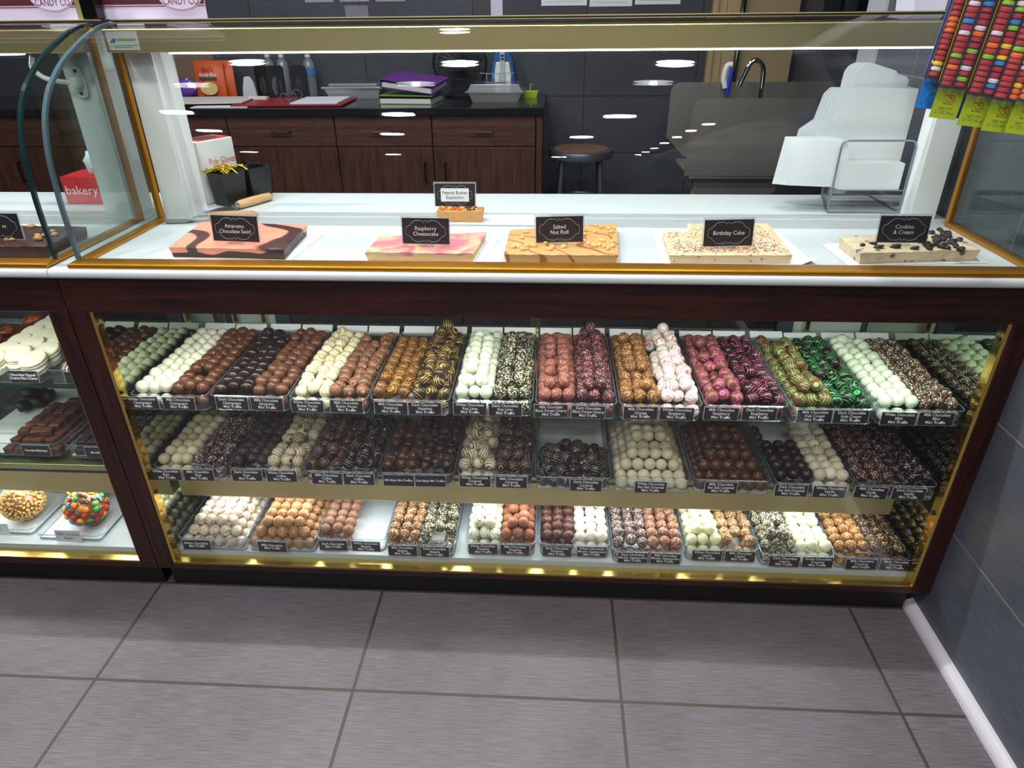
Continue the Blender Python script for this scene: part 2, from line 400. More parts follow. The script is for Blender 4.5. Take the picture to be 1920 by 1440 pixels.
def display_case(x0, gx0, gx1, label, shelf_front, cols, led=True):
    x1 = x0 + W; p = 0.0434
    t = thing('display_case', label, 'display case', (x0+W/2, 0.3, 0))
    part('toe_kick', MB().box(x0+0.002,x1-0.024,0.04,0.56,0.0,0.0916), BLACK, t)
    part('bottom_rail', MB().box(x0+p,x1-p,0,0.024,0.0916,0.108).box(x0+0.004,x1-0.004,0.024,0.59,0.0916,0.1), WOODX, t, bevel=0.0015)
    for a in (x0+0.0008, x1-p): part('post', MB().box(a,a+p-0.0008,0,0.026,0.0916,0.813), WOODZ, t, bevel=0.0015)
    part('front_band', MB().box(x0+0.0006,x1-0.0006,0,0.022,0.8131,0.8926), WOODX, t, bevel=0.0015)
    for a in (x0+0.0006, x1-0.0206): part('side_panel', MB().box(a,a+0.02,0.026,0.595,0.0916,0.892), WOODZ, t)
    # counter: white laminate with a soft front edge
    pts = [(0.642,0.8927),(-0.012,0.8927)] + [(-0.012-0.0075*math.sin(PI*k/8), 0.9024-0.0096*math.cos(PI*k/8)) for k in range(1,8)] + [(-0.012,0.912),(0.642,0.912)]
    part('countertop', MB().prism(pts, 'x', x0+0.001, x1-0.001), COUNTER, t, smooth=True)
    part('deck', MB().box(x0+0.022,x1-0.022,0.034,0.58,0.1005,DECK), COUNTER, t)
    # polished brass lining round the opening
    b = MB().box(x0+p,x1-p,0.003,0.0335,0.1081,0.1125)
    part('brass_sill', b, plain('soft_brass', (226,196,110), 0.28, 1.0), t)
    for a, s in ((x0+p, 1), (x1-p, -1)):
        part('brass_lining', MB().prism([(a,0.004),(a+s*0.006,0.006),(a+s*0.006,0.03),(a,0.034)], 'z', 0.1127, 0.8129), BRASS, t)
        for z in (0.775, 0.5, 0.33, 0.2):
            part('screw', MB().tube([(a+s*0.006,0.018,z),(a+s*0.0085,0.018,z)], 0.006, 12), DARKBRONZE, t)
        part('mirror', MB().box(min(a-s*0.021,a+s*0.0008),max(a-s*0.021,a+s*0.0008),0.036,0.58,DECK,0.8925), MIRROR, t)
    part('front_pane', MB().box(x0+p+0.001,x1-p-0.001,0.0095,0.0145,0.1128,0.8129), PANE, t)
    for z, f in ((TOPZ, shelf_front[0]), (MIDZ, shelf_front[1])):
        sh = part('glass_shelf', MB().box(x0+0.047,x1-0.047,f,0.54,z-0.008,z-0.0003), SHELF, t)
        part('shelf_edge', MB().box(x0+0.047,x1-0.047,f-0.0006,f,z-0.008,z-0.0003), GEDGE, sh, label='dark green cut edge of the glass')
    # lamp housings and tubes
    h = part('lamp_housing', MB().box(x0+0.056,x1-0.094,0.1,0.17,MIDZ-0.101,MIDZ-0.012), SATIN, t, bevel=0.002)
    part('led_tube', MB().box(x0+0.09,x1-0.13,0.118,0.15,MIDZ-0.1075,MIDZ-0.1012), LED, h)
    hd = part('header_light', MB().box(gx0+0.012,gx1-0.012,0.30,0.36,1.287,1.332), SATIN, t, bevel=0.002)
    part('led_tube', MB().box(gx0+0.14,gx1-0.16,0.315,0.34,1.283,1.2869), LED, hd)
    bl = part('band_light', MB().box(x0+0.06,x1-0.06,0.026,0.052,0.8085,0.8128), plain('lamp_white', (210,214,214), 0.4), t)
    part('led_tube', MB().box(x0+0.07,x1-0.07,0.03,0.048,0.8045,0.8083), LED, bl)
    if led:
        xc = x0 + W/2
        lamp_light('case_lamp', (xc,0.040,0.8035), LED_CASE_W, W-0.16, (0.95,1.0,0.88), 0.014, (0.45,0,0), 'RECTANGLE')
        lamp_light('deck_lamp', (xc,0.128,MIDZ-0.111), LED_DECK_W, W-0.24, (0.97,1.0,0.97), 0.03, (-0.6,0,0), 'RECTANGLE')
        lamp_light('header_lamp', ((gx0+gx1)/2,0.328,1.2822), LED_TOP_W, gx1-gx0-0.32, (0.95,0.98,1.0), 0.012, (0,0,0), 'RECTANGLE')
    # back of the cabinet: framed sliding glass doors, brass shelf standards
    gr = plain('grey_frame', (84,98,108), 0.35, 0.6)
    for a, bb in ((x0+0.02,x0+0.05),(x0+0.19,x0+0.232),(x0+0.955,x0+0.985),(x0+1.665,x0+1.71),(x1-0.05,x1-0.02)):
        part('rear_stile', MB().box(a,bb,0.562,0.59,DECK,0.892), gr, t)
    part('rear_rail', MB().box(x0+0.02,x1-0.02,0.562,0.59,0.84,0.8925).box(x0+0.02,x1-0.02,0.562,0.59,0.105,0.15), gr, t)
    wp = plain('pale_liner', (206,214,208), 0.5)
    part('rear_panel', MB().box(x0+0.052,x0+0.188,0.572,0.58,DECK,0.84), wp, t)
    part('rear_panel', MB().box(x0+1.712,x1-0.052,0.572,0.58,DECK,0.84), wp, t)
    part('rear_pane', MB().box(x0+0.232,x0+0.955,0.574,0.579,0.15,0.84).box(x0+0.985,x0+1.665,0.568,0.573,0.15,0.84), REARG, t)
    for a in (x0+0.075, x0+0.16, x0+0.972, x0+1.745):
        part('shelf_standard', MB().box(a-0.006,a+0.006,0.548,0.56,0.2,0.84), BRASS, t)
    # upper vitrine: gold rails, glass ends, bent front glass
    g = MB().box(gx0,gx1,-0.011,0.03,0.9122,0.9215)
    part('gold_sill', g, GOLD, t, bevel=0.0025)
    outer = offset_prof(PROF, -0.003); inner = offset_prof(PROF, 0.003)
    ring = outer + inner[::-1]
    part('bent_glass', MB().prism(ring, 'x', gx0+0.008, gx1-0.008), PANE, t, smooth=True)
    for a, s in ((gx0, 1), (gx1, -1)):
        lo, hi = min(a, a+s*0.02), max(a, a+s*0.02)
        part('gold_side_rail', MB().box(lo,hi,0.0302,0.343,0.9122,0.9215), GOLD, t, bevel=0.0025)
        part('gold_upright', MB().box(min(a,a+s*0.013),max(a,a+s*0.013),0.3435,0.357,0.9122,1.336), GOLD, t, bevel=0.002)
        q = a + s*0.004
        side = [(y+0.004, z) for (y, z) in PROF if y < 0.335] + [(0.342,1.336),(0.342,0.922)]
        sg = part('side_glass', MB().prism(side, 'x', q-0.003, q+0.003), PANE2, t)
        eo = [(y-0.004, z) for (y, z) in PROF]; ei = [(y+0.0045, z) for (y, z) in PROF]
        part('glass_edge', MB().prism(offset_prof(PROF, -0.0032) + offset_prof(PROF, 0.0035)[::-1], 'x', q-0.0042, q+0.0042), GEDGE if x0 < -0.5 else GEDGE2, sg, label='dark cut edge of the bent glass')
    part('top_rail', MB().box(gx0,gx1,0.365,0.392,1.332,1.3475), DARKBRONZE, t)
    part('top_rail_edge', MB().box(gx0,gx1,0.363,0.395,1.3476,1.3496), SATIN, t)
    part('top_glass', MB().box(gx0,gx1,0.3925,0.63,1.341,1.347), PANE, t)
    # white pillars that carry the top
    for a, bb, y0, y1 in cols:
        part('pillar', MB().box(a,bb,y0,y1,0.9122,1.3405), WHITE, t, bevel=0.001)
    return t
case_r = display_case(0.0, 0.040, 1.938, 'long wood and glass display case filled with rows of truffle trays', (0.06,0.07), ((0.052,0.114,0.362,0.458),(1.866,1.925,0.4,0.458)))
case_l = display_case(-W, -1.9, -0.0005, 'neighbouring wood and glass display case holding cookies and candy apples', (0.138,0.064), ((-1.9,-1.84,0.362,0.458),(-0.1,-0.033,0.362,0.458)))

# ------------------------------------------------------------------ truffles
def candy_mat(name, base, kind, c2=None, amt=0.4, scale=None, rough=0.4, spec=0.5, gloss2=None):
    """kind: 'plain', 'stripe' (drizzled lines), 'crumb' (rolled in crumbs), 'speck' (small dots), 'blotch'; patterns live in the candy's own space"""
    m, nt, b = new_mat(name); L = nt.links.new
    b.inputs['Roughness'].default_value = rough; b.inputs['Specular IOR Level'].default_value = spec
    tc = nt.nodes.new('ShaderNodeTexCoord'); mp = nt.nodes.new('ShaderNodeMapping'); mp.inputs['Scale'].default_value = (66,66,66)
    oi = nt.nodes.new('ShaderNodeObjectInfo')
    L(tc.outputs['Object'], mp.inputs['Vector'])
    ad = nt.nodes.new('ShaderNodeVectorMath'); ad.operation = 'ADD'; L(mp.outputs[0], ad.inputs[0])
    sh = nt.nodes.new('ShaderNodeMath'); sh.operation = 'MULTIPLY'; sh.inputs[1].default_value = 9.0; L(oi.outputs['Random'], sh.inputs[0])
    if kind == 'stripe':
        L(mp.outputs[0], ad.inputs[0])
    else: L(sh.outputs[0], ad.inputs[1])
    vec = ad.outputs[0]
    bc = nt.nodes.new('ShaderNodeHueSaturation'); bc.inputs['Color'].default_value = lin(base)
    mr = nt.nodes.new('ShaderNodeMapRange'); mr.inputs[3].default_value = 0.86; mr.inputs[4].default_value = 1.12; L(oi.outputs['Random'], mr.inputs[0]); L(mr.outputs[0], bc.inputs['Value'])
    col = bc.outputs[0]; height = None; fac = None
    if kind == 'stripe':
        wv = nt.nodes.new('ShaderNodeTexWave'); wv.wave_type = 'BANDS'; wv.bands_direction = 'X'
        wv.inputs['Scale'].default_value = scale or 0.85; wv.inputs['Distortion'].default_value = 1.1; wv.inputs['Detail'].default_value = 1.0; wv.inputs['Detail Scale'].default_value = 0.7
        L(vec, wv.inputs['Vector']); L(sh.outputs[0], wv.inputs['Phase Offset'])
        th = 0.5+0.5*math.cos(PI*amt*0.85)
        r = ramp(nt, [(max(th-0.07,0), (0,0,0,1)), (min(th+0.05,1), (1,1,1,1))]); L(wv.outputs['Fac'], r.inputs[0])
        nm = nt.nodes.new('ShaderNodeTexNoise'); nm.inputs['Scale'].default_value = 0.75; nm.inputs['Detail'].default_value = 0; 
        a2 = nt.nodes.new('ShaderNodeVectorMath'); a2.operation = 'ADD'; L(mp.outputs[0], a2.inputs[0]); L(sh.outputs[0], a2.inputs[1]); L(a2.outputs[0], nm.inputs['Vector'])
        r2 = ramp(nt, [(0.36, (0,0,0,1)), (0.42, (1,1,1,1))]); L(nm.outputs['Fac'], r2.inputs[0])
        mm = nt.nodes.new('ShaderNodeMath'); mm.operation = 'MULTIPLY'; L(r.outputs[0], mm.inputs[0]); L(r2.outputs[0], mm.inputs[1]); fac = mm.outputs[0]; height = mm.outputs[0]
    elif kind in ('crumb','speck'):
        vo = nt.nodes.new('ShaderNodeTexVoronoi'); vo.inputs['Scale'].default_value = scale or (4.8 if kind == 'crumb' else 3.2); L(vec, vo.inputs['Vector'])
        sp = nt.nodes.new('ShaderNodeSeparateColor'); L(vo.outputs['Color'], sp.inputs[0])
        lt = nt.nodes.new('ShaderNodeMath'); lt.operation = 'LESS_THAN'; lt.inputs[1].default_value = amt; L(sp.outputs[0], lt.inputs[0])
        dl = nt.nodes.new('ShaderNodeMath'); dl.operation = 'LESS_THAN'; dl.inputs[1].default_value = 0.52 if kind == 'crumb' else 0.36; L(vo.outputs['Distance'], dl.inputs[0])
        mu = nt.nodes.new('ShaderNodeMath'); mu.operation = 'MULTIPLY'; L(lt.outputs[0], mu.inputs[0]); L(dl.outputs[0], mu.inputs[1]); fac = mu.outputs[0]
        hh = nt.nodes.new('ShaderNodeMath'); hh.operation = 'MULTIPLY_ADD'; hh.inputs[1].default_value = -0.5; L(vo.outputs['Distance'], hh.inputs[0]); L(mu.outputs[0], hh.inputs[2]); height = hh.outputs[0] if kind == 'crumb' else None
    elif kind == 'blotch':
        n2 = nt.nodes.new('ShaderNodeTexNoise'); n2.inputs['Scale'].default_value = scale or 1.6; n2.inputs['Detail'].default_value = 5; n2.inputs['Roughness'].default_value = 0.7; L(vec, n2.inputs['Vector'])
        r = ramp(nt, [(1-amt-0.16, (0,0,0,1)), (1-amt+0.1, (1,1,1,1))]); L(n2.outputs['Fac'], r.inputs[0]); fac = r.outputs[0]
    if fac is not None:
        mx = nt.nodes.new('ShaderNodeMix'); mx.data_type = 'RGBA'; L(fac, mx.inputs[0]); L(col, mx.inputs[6]); mx.inputs[7].default_value = lin(c2); col = mx.outputs[2]
    L(col, b.inputs['Base Color'])
    bp = nt.nodes.new('ShaderNodeBump'); bp.inputs['Distance'].default_value = 0.0016
    if height is not None:
        bp.inputs['Strength'].default_value = 0.7; L(height, bp.inputs['Height'])
    else:
        n3 = nt.nodes.new('ShaderNodeTexNoise'); n3.inputs['Scale'].default_value = 3.5; n3.inputs['Detail'].default_value = 4; L(vec, n3.inputs['Vector'])
        bp.inputs['Strength'].default_value = 0.22; L(n3.outputs['Fac'], bp.inputs['Height'])
    L(bp.outputs[0], b.inputs['Normal'])
    return m

MILK = (124,76,54); MILK2 = (142,92,68); DARK = (50,32,30); WHT = (236,232,208); BEI = (214,202,172)
PINK = (228,112,140)
# key: (base, pattern, second colour, amount, roughness, how it looks)
LOOK = {
 'white champagne': (WHT,'plain',None,0,0.45,'smooth pale white chocolate truffle'),
 'milk champagne': ((96,56,36),'stripe',(98,56,40),0.3,0.28,'ridged milk chocolate truffle'),
 'dark champagne': ((40,25,23),'stripe',(36,22,22),0.3,0.2,'glossy ridged dark chocolate truffle'),
 'milk amaretto': ((108,65,44),'stripe',(70,42,34),0.18,0.3,'milk chocolate truffle with thin dark lines'),
 'white butter pecan': ((238,228,192),'stripe',(196,140,84),0.2,0.35,'white chocolate truffle with caramel coloured lines'),
 'milk butter pecan': ((115,73,53),'stripe',(206,146,110),0.24,0.35,'milk chocolate truffle with tan lines'),
 'milk hazelnut': ((107,62,38),'stripe',(216,166,30),0.26,0.3,'milk chocolate truffle with yellow drizzle'),
 'dark hazelnut': ((49,30,27),'stripe',(190,158,64),0.36,0.3,'dark chocolate truffle with yellow drizzle'),
 'white key lime': ((228,234,210),'speck',(150,150,120),0.1,0.45,'pale green white chocolate truffle'),
 'dark key lime': ((47,34,34),'crumb',(222,226,178),0.52,0.5,'dark chocolate truffle rolled in pale green crumbs'),
 'milk black forest cherry': ((124,76,60),'crumb',(212,118,112),0.44,0.5,'milk chocolate truffle rolled in pink crumbs'),
 'dark black forest cherry': ((51,32,34),'crumb',(212,118,122),0.42,0.5,'dark chocolate truffle rolled in pink crumbs'),
 'milk orange': ((113,70,42),'crumb',(216,166,88),0.4,0.5,'milk chocolate truffle rolled in golden crumbs'),
 'white raspberry': ((240,232,222),'stripe',(226,92,118),0.25,0.35,'white chocolate truffle with pink drizzle'),
 'milk raspberry': ((112,67,47),'stripe',(224,96,156),0.36,0.32,'milk chocolate truffle with pink drizzle'),
 'dark raspberry': ((42,23,25),'stripe',(204,96,140),0.26,0.25,'dark chocolate truffle with pink drizzle'),
 'milk irish cream': ((108,68,45),'stripe',(122,196,104),0.32,0.32,'milk chocolate truffle with pale green drizzle'),
 'dark irish cream': ((45,28,27),'stripe',(40,178,92),0.34,0.25,'dark chocolate truffle with bright green drizzle'),
 'white mint': ((222,232,206),'crumb',(206,226,196),0.5,0.55,'pale mint white chocolate truffle with a rough coat'),
 'milk mint': ((78,46,34),'crumb',(206,226,190),0.36,0.45,'milk chocolate truffle rolled in pale mint crumbs'),
 'white rum': ((206,192,158),'plain',None,0,0.6,'dusty beige white chocolate truffle'),
 'milk rum': ((64,36,33),'crumb',(214,200,196),0.36,0.5,'reddish brown chocolate truffle rolled in white flakes'),
 'dark rum': ((45,35,34),'crumb',(98,84,80),0.4,0.55,'dark chocolate truffle dusted with grey crumbs'),
 'white coffee': ((214,198,162),'stripe',(84,50,34),0.22,0.4,'beige white chocolate truffle with brown lines'),
 'milk coffee': ((68,43,34),'stripe',(206,186,170),0.14,0.3,'brown chocolate truffle with thin pale lines'),
 'dark coffee': ((37,25,25),'stripe',(222,216,210),0.14,0.25,'black chocolate truffle with thin white lines'),
 'milk maple': ((73,43,31),'stripe',(176,132,104),0.1,0.3,'brown chocolate truffle with fine tan lines'),
 'dark maple': ((47,30,28),'stripe',(164,140,128),0.1,0.25,'dark chocolate truffle with fine tan lines'),
 'white caramel': ((230,214,178),'stripe',(56,32,28),0.34,0.35,'white chocolate truffle with thick dark drizzle'),
 'milk caramel': ((62,38,33),'stripe',(214,190,172),0.13,0.3,'brown chocolate truffle with cream lines'),
 'dark caramel': ((35,23,24),'stripe',(220,206,196),0.14,0.25,'dark chocolate truffle with white lines'),
 'white sea salt caramel': ((216,204,172),'speck',(176,160,128),0.12,0.55,'large smooth beige truffle'),
 'milk sea salt caramel': ((83,48,31),'speck',(196,150,120),0.14,0.45,'plain milk chocolate truffle with a few salt grains'),
 'dark sea salt caramel': ((37,25,25),'speck',(150,120,110),0.08,0.4,'plain dark chocolate truffle'),
 'white vanilla': ((220,206,178),'speck',(120,80,66),0.1,0.5,'cream truffle with a few brown specks'),
 'milk vanilla': ((76,44,34),'crumb',(206,180,170),0.3,0.5,'milk chocolate truffle with fine white crumbs'),
 'dark vanilla': ((40,23,27),'crumb',(214,196,206),0.18,0.4,'dark chocolate truffle with scattered white crumbs'),
 'white': ((232,222,198),'blotch',(150,92,54),0.42,0.45,'white truffle blotched with brown'),
 'milk': ((159,112,68),'crumb',(222,172,120),0.3,0.5,'light tan truffle dotted with nut crumbs'),
 'dark': ((127,87,62),'crumb',(176,128,100),0.4,0.6,'brown cocoa dusted truffle'),
 'milk banana': ((132,80,51),'crumb',(232,220,150),0.36,0.5,'milk chocolate truffle rolled in pale yellow crumbs'),
 'dark banana': ((66,51,42),'crumb',(218,220,166),0.52,0.5,'dark chocolate truffle rolled in pale yellow crumbs'),
 'white tiramisu': ((240,236,206),'speck',(92,66,40),0.32,0.45,'white truffle sprinkled with brown specks'),
 'milk tiramisu': ((141,82,51),'crumb',(188,116,82),0.4,0.65,'reddish cocoa dusted truffle'),
 'dark tiramisu': ((71,37,30),'crumb',(152,84,58),0.34,0.4,'dark truffle with reddish crumbs'),
 'white mocha cappuccino': ((240,232,216),'blotch',(206,150,110),0.36,0.45,'white truffle faintly streaked with brown'),
 'dark mocha cappuccino': ((95,71,62),'crumb',(214,198,186),0.42,0.5,'brown truffle rolled in white flakes'),
 'milk mocha cappuccino': ((141,89,60),'crumb',(222,198,178),0.26,0.5,'milk chocolate truffle with white flakes'),
 'white lemon': ((240,238,190),'plain',None,0,0.45,'smooth pale yellow truffle'),
 'milk lemon': ((139,87,57),'crumb',(226,224,150),0.45,0.5,'milk chocolate truffle rolled in lemon yellow crumbs'),
 'dark lemon': ((74,59,52),'crumb',(226,230,180),0.55,0.5,'dark truffle rolled in pale lemon crumbs'),
 'white coconut': ((242,238,206),'plain',None,0,0.45,'smooth cream truffle'),
 'milk coconut': ((137,89,46),'crumb',(226,176,112),0.5,0.5,'tan truffle rolled in golden flakes'),
 'dark coconut': ((44,32,28),'crumb',(214,164,88),0.42,0.45,'dark chocolate truffle rolled in golden flakes'),
}
RAD = 0.0150
TMESH = {}
def truffle_mesh(key):
    if key in TMESH: return TMESH[key]
    base, kind, c2, amt, rough, desc = LOOK[key]
    mat = candy_mat(key.replace(' ', '_') + '_coat', base, kind, c2, amt, rough=rough)
    out = []
    for var in range(2):
        bm = bmesh.new(); bmesh.ops.create_icosphere(bm, subdivisions=3, radius=RAD)
        off = Vector((random.random()*9, random.random()*9, random.random()*9))
        a = {'plain':0.05,'stripe':0.07,'crumb':0.06,'speck':0.03,'blotch':0.05}[kind]
        for v in bm.verts:
            n = v.co.normalized()
            k = 1 + a*noise.noise(n*1.3+off)
            if kind == 'crumb': k += 0.045*noise.noise(n*7+off)
            v.co = n*RAD*k
        for f in bm.faces: f.smooth = True
        me = bpy.data.meshes.new(key.replace(' ', '_') + '_truffle'); bm.to_mesh(me); bm.free(); me.materials.append(mat)
        out.append(me)
    TMESH[key] = out
    return out
N_TRUFFLES = 0
def put_truffles(key, spots, row, jumble):
    """one object per truffle; spots are centres"""
    global N_TRUFFLES
    meshes = truffle_mesh(key)
    flav = key.split(' ', 1)[1] if ' ' in key else 'plain ' + key
    where = {'top':'upper glass shelf','mid':'middle glass shelf','bot':'bottom deck'}[row]
    lab = LOOK[key][5] + ', ' + flav + ', ' + {'top':'upper shelf','mid':'middle shelf','bot':'bottom deck'}[row]
    grp = key + ' truffles on the ' + where
    name = key.replace(' ', '_') + '_truffle'
    for p in spots:
        o = bpy.data.objects.new(name, meshes[random.randrange(2)]); COL.objects.link(o)
        o.location = p
        if jumble: o.rotation_euler = (random.uniform(-0.9,0.9), random.uniform(-0.9,0.9), random.uniform(0,6.28))
        else: o.rotation_euler = (random.uniform(0,6.28), random.uniform(0,6.28), random.uniform(0,6.28))
        s = random.uniform(0.93,1.06); o.scale = (s,s,s*random.uniform(0.95,1.0))
        tag(o, lab, 'truffle', grp); N_TRUFFLES += 1
def heap(xc, ncol, y0, rows, zb, layers, j=0.0016, dx=0.0282, dy=0.0296, skip=None, lift=0.0226, start=(0,0,0,0), loose=0.0):
    """stacked rows of balls, each layer set in the hollows of the one below; those wholly buried are left out"""
    L = []
    for l in range(layers):
        n = ncol - l; Lr = []
        if n < 1: break
        for r in range(max(start[l], l//2), rows - (l+1)//2):
            for c in range(n):
                if skip and skip(l, r, c): continue
                if l > 0 and random.random() < loose*(1 if l == 1 else 2.2): continue
                Lr.append((xc + (c-(n-1)/2)*dx, y0 + RAD + r*dy + (dy/2 if l % 2 else 0), zb + RAD + l*lift))
        L.append(Lr)
    out = []
    for l, Lr in enumerate(L):
        up = L[l+1] if l+1 < len(L) else []
        for p in Lr:
            cover = [q for q in up if abs(q[0]-p[0]) < dx*0.75 and abs(q[1]-p[1]) < dy*0.75]
            if len(cover) >= 4: continue
            out.append((p[0]+random.uniform(-j,j), p[1]+random.uniform(-j,j), p[2]+random.uniform(-j,j)*0.6 + (0.0)))
    return out

def rows_of(xc, side, y0, rows, zb, ridge, j, skip=None, loose=0.0):
    """half a tray of one flavour: three columns two deep, with a looser ridge on top where RIDGE is set; only what can be seen is laid"""
    dx, dy, lift = 0.0286, 0.0296, 0.0262
    out = []
    J = lambda k=1.0: random.uniform(-j, j)*k
    for r in range(rows):
        for c in (-1, 0, 1):
            if skip and skip(0, r, c+1): continue
            if r == 0 or c == side:                      # the front row and the column along the tray wall
                out.append((xc + c*dx + J(0.5), y0 + RAD + r*dy + J(0.5), zb + RAD))
            if r >= rows-1 or (skip and skip(1, r, c+1)): continue
            if random.random() < loose*0.4:
                if r and c != side: out.append((xc + c*dx + J(0.5), y0 + RAD + r*dy + J(0.5), zb + RAD))
            else:
                out.append((xc + c*dx + J(), y0 + RAD + (r+0.45)*dy + (0.004 if c == 0 else 0) + J(), zb + RAD + lift + J(1.2)))
    if ridge:
        for r in range(1, rows-2):
            for c in (-0.5, 0.5):
                if random.random() < (0.12 + loose) or (skip and skip(2, r, 1)): continue
                out.append((xc + c*dx + J(), y0 + RAD + (r+0.1)*dy + J(1.3), zb + RAD + lift + 0.0215 + J()))
    return out

# ------------------------------------------------------------------ trays, tags, price cards
def rrect(wd, ln, r, seg=4):
    P = []
    for cx, cy, a0 in ((wd/2-r, ln-r, 0), (-wd/2+r, ln-r, PI/2), (-wd/2+r, r, PI), (wd/2-r, r, 1.5*PI)):
        for k in range(seg+1):
            a = a0 + PI/2*k/seg
            P.append((cx + r*math.cos(a), cy + r*math.sin(a)))
    return P
TRAYM = {}
def tray_parts(wd, ln, h=0.040):
    key = (wd, ln, h)
    if key in TRAYM: return TRAYM[key]
    ob = [(x*0.955, 0.004+y*(ln-0.008)/ln, 0.0) for x, y in rrect(wd, ln, 0.012)]
    ot = [(x, y, h) for x, y in rrect(wd, ln, 0.014)]
    it = [(x*(wd-0.005)/wd, 0.0025+y*(ln-0.005)/ln, h) for x, y in rrect(wd, ln, 0.014)]
    ib = [(x*0.955*(wd-0.006)/wd, 0.007+y*(ln-0.014)/ln, 0.0025) for x, y in rrect(wd, ln, 0.012)]
    n = len(ob); m = MB()
    fs = [tuple(range(n-1,-1,-1))]
    for a in range(3):
        fs += [(a*n+i, a*n+(i+1)%n, (a+1)*n+(i+1)%n, (a+1)*n+i) for i in range(n)]
    fs += [tuple(3*n+i for i in range(n))]
    m.add(ob+ot+it+ib, fs)
    body = m.mesh('tray_body'); body.materials.append(ACRYL)
    r = MB(); r.tube([(x, y, h) for x, y in rrect(wd-0.002, ln-0.002, 0.013)], 0.0017, 6, closed=True, M=Matrix.Translation((0,0.001,0)))
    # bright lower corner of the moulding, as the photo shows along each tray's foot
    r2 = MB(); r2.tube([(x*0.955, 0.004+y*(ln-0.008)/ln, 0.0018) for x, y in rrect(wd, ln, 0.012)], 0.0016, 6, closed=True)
    rim = r.mesh('rim', smooth=True); rim.materials.append(RIMM)
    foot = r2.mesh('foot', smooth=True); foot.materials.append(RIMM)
    ln2 = MB().box(-wd*0.462, wd*0.462, 0.009, ln-0.009, 0.0029, 0.0034).mesh('paper_liner'); ln2.materials.append(plain('liner_paper', (206,209,208), 0.7))
    TRAYM[key] = (body, rim, foot, ln2)
    return TRAYM[key]
def tray(xc, y0, z, label, wd=0.181, ln=0.365, liner=True, group=None, rotz=0.0, h=0.040):
    t = thing('candy_tray', label, 'tray', (xc, y0, z+0.0004), rotz, group)
    for me in tray_parts(wd, ln, h)[:4 if liner else 3]:
        o = bpy.data.objects.new(me.name, me); COL.objects.link(o); o.parent = t
    return t
tag_me = MB().box(-0.0365,0.0365,-0.0009,0.0,-0.0148,0.0148).mesh('tag_card'); tag_me.materials.append(CARD)
slv_me = MB().box(-0.0385,0.0385,0.0002,0.001,-0.0165,0.0165).mesh('clear_sleeve'); slv_me.materials.append(SLEEVE)
def flavour_tag(x, y, z, lines, label, tilt=0.12, roll=0.0):
    t = thing('flavour_tag', label, 'name tag', (x, y, z))
    t.rotation_euler = (-tilt, roll, 0)
    for me in (tag_me, slv_me):
        o = bpy.data.objects.new(me.name, me); COL.objects.link(o); o.parent = t
    body = '\n'.join(lines)
    sz = 0.0098 if len(lines) > 1 else 0.0082
    lettering(body, sz, INK, t, Matrix.Translation((0,-0.0011,0.0008)) @ FACE, line=0.92, bold=0.00012, maxw=0.069, sx=0.92 if len(lines) > 1 else 0.84)
    return t
card_me = {}
def price_card(x, y, z, label, wd=0.084, h=0.027, lean=0.8):
    k = round(wd,3)
    if k not in card_me:
        me = MB().box(-wd/2,wd/2,-0.0008,0.0008,0,h).box(-wd/2,wd/2,-0.02,0.0008,-0.0008,0.0008).mesh('price_card'); me.materials.append(PAPER); card_me[k] = me
    o = bpy.data.objects.new('price_card', card_me[k]); COL.objects.link(o); o.location = (x,y,z); o.rotation_euler = (-lean,0,0)
    return tag(o, label, 'card')

TOP = [('white champagne','milk champagne'),('dark champagne','milk amaretto'),('white butter pecan','milk butter pecan'),('milk hazelnut','dark hazelnut'),('white key lime','dark key lime'),
       ('milk black forest cherry','dark black forest cherry'),('milk orange','white raspberry'),('milk raspberry','dark raspberry'),('milk irish cream','dark irish cream'),('white mint','milk mint')]
MID = [('white rum','milk rum'),('dark rum','white coffee'),('milk coffee','dark coffee'),('milk maple','dark maple'),('white caramel','milk caramel'),('dark caramel',),('white sea salt caramel',),('milk sea salt caramel',),
       ('dark sea salt caramel','white vanilla'),('milk vanilla','dark vanilla')]
BOT = [('white',),('milk',),('dark','white banana'),('milk banana','dark banana'),('white tiramisu','milk tiramisu'),('dark tiramisu','white mocha cappuccino'),('dark mocha cappuccino','milk mocha cappuccino'),
       ('white lemon','milk lemon'),('dark lemon','white coconut'),('milk coconut','dark coconut')]
TAGX = {'top':[0.082,0.167,0.29,0.371,0.466,0.556,0.657,0.734,0.835,0.914,1.016,1.098,1.213,1.292,1.389,1.471,1.588,1.665,1.766,1.844],
        'mid':[0.084,0.165,0.283,0.369,0.482,0.56,0.656,0.733,0.839,0.926,1.102,1.253,1.416,1.576,1.663,1.756,1.841],
        'bot':[0.105,0.305,0.461,0.547,0.645,0.728,0.85,0.932,1.039,1.127,1.229,1.31,1.416,1.498,1.604,1.685,1.791,1.873]}
BOTY = [0.031,0.032,0.045,0.033,0.048,0.05,0.034,0.05,0.038,0.038]
BOTX = [0.143,0.3245,0.506,0.6885,0.894,1.084,1.2685,1.455,1.638,1.8205]
def title(key):
    p = key.split(' ', 1)
    return [p[0].capitalize() + ' Chocolate'] + ([p[1].title()] if len(p) > 1 else []) + ['Mini Truffle']
PITCH = 0.1863
def flat(rows): return [k for r in rows for k in r]
three = {'white key lime','dark key lime','milk black forest cherry','dark black forest cherry','milk orange','white raspberry','milk raspberry','milk irish cream','dark hazelnut','white caramel','milk caramel','milk tiramisu','white tiramisu','dark coffee','milk coffee','white lemon','dark lemon'}
STR = lambda k: LOOK[k][1] == 'stripe'
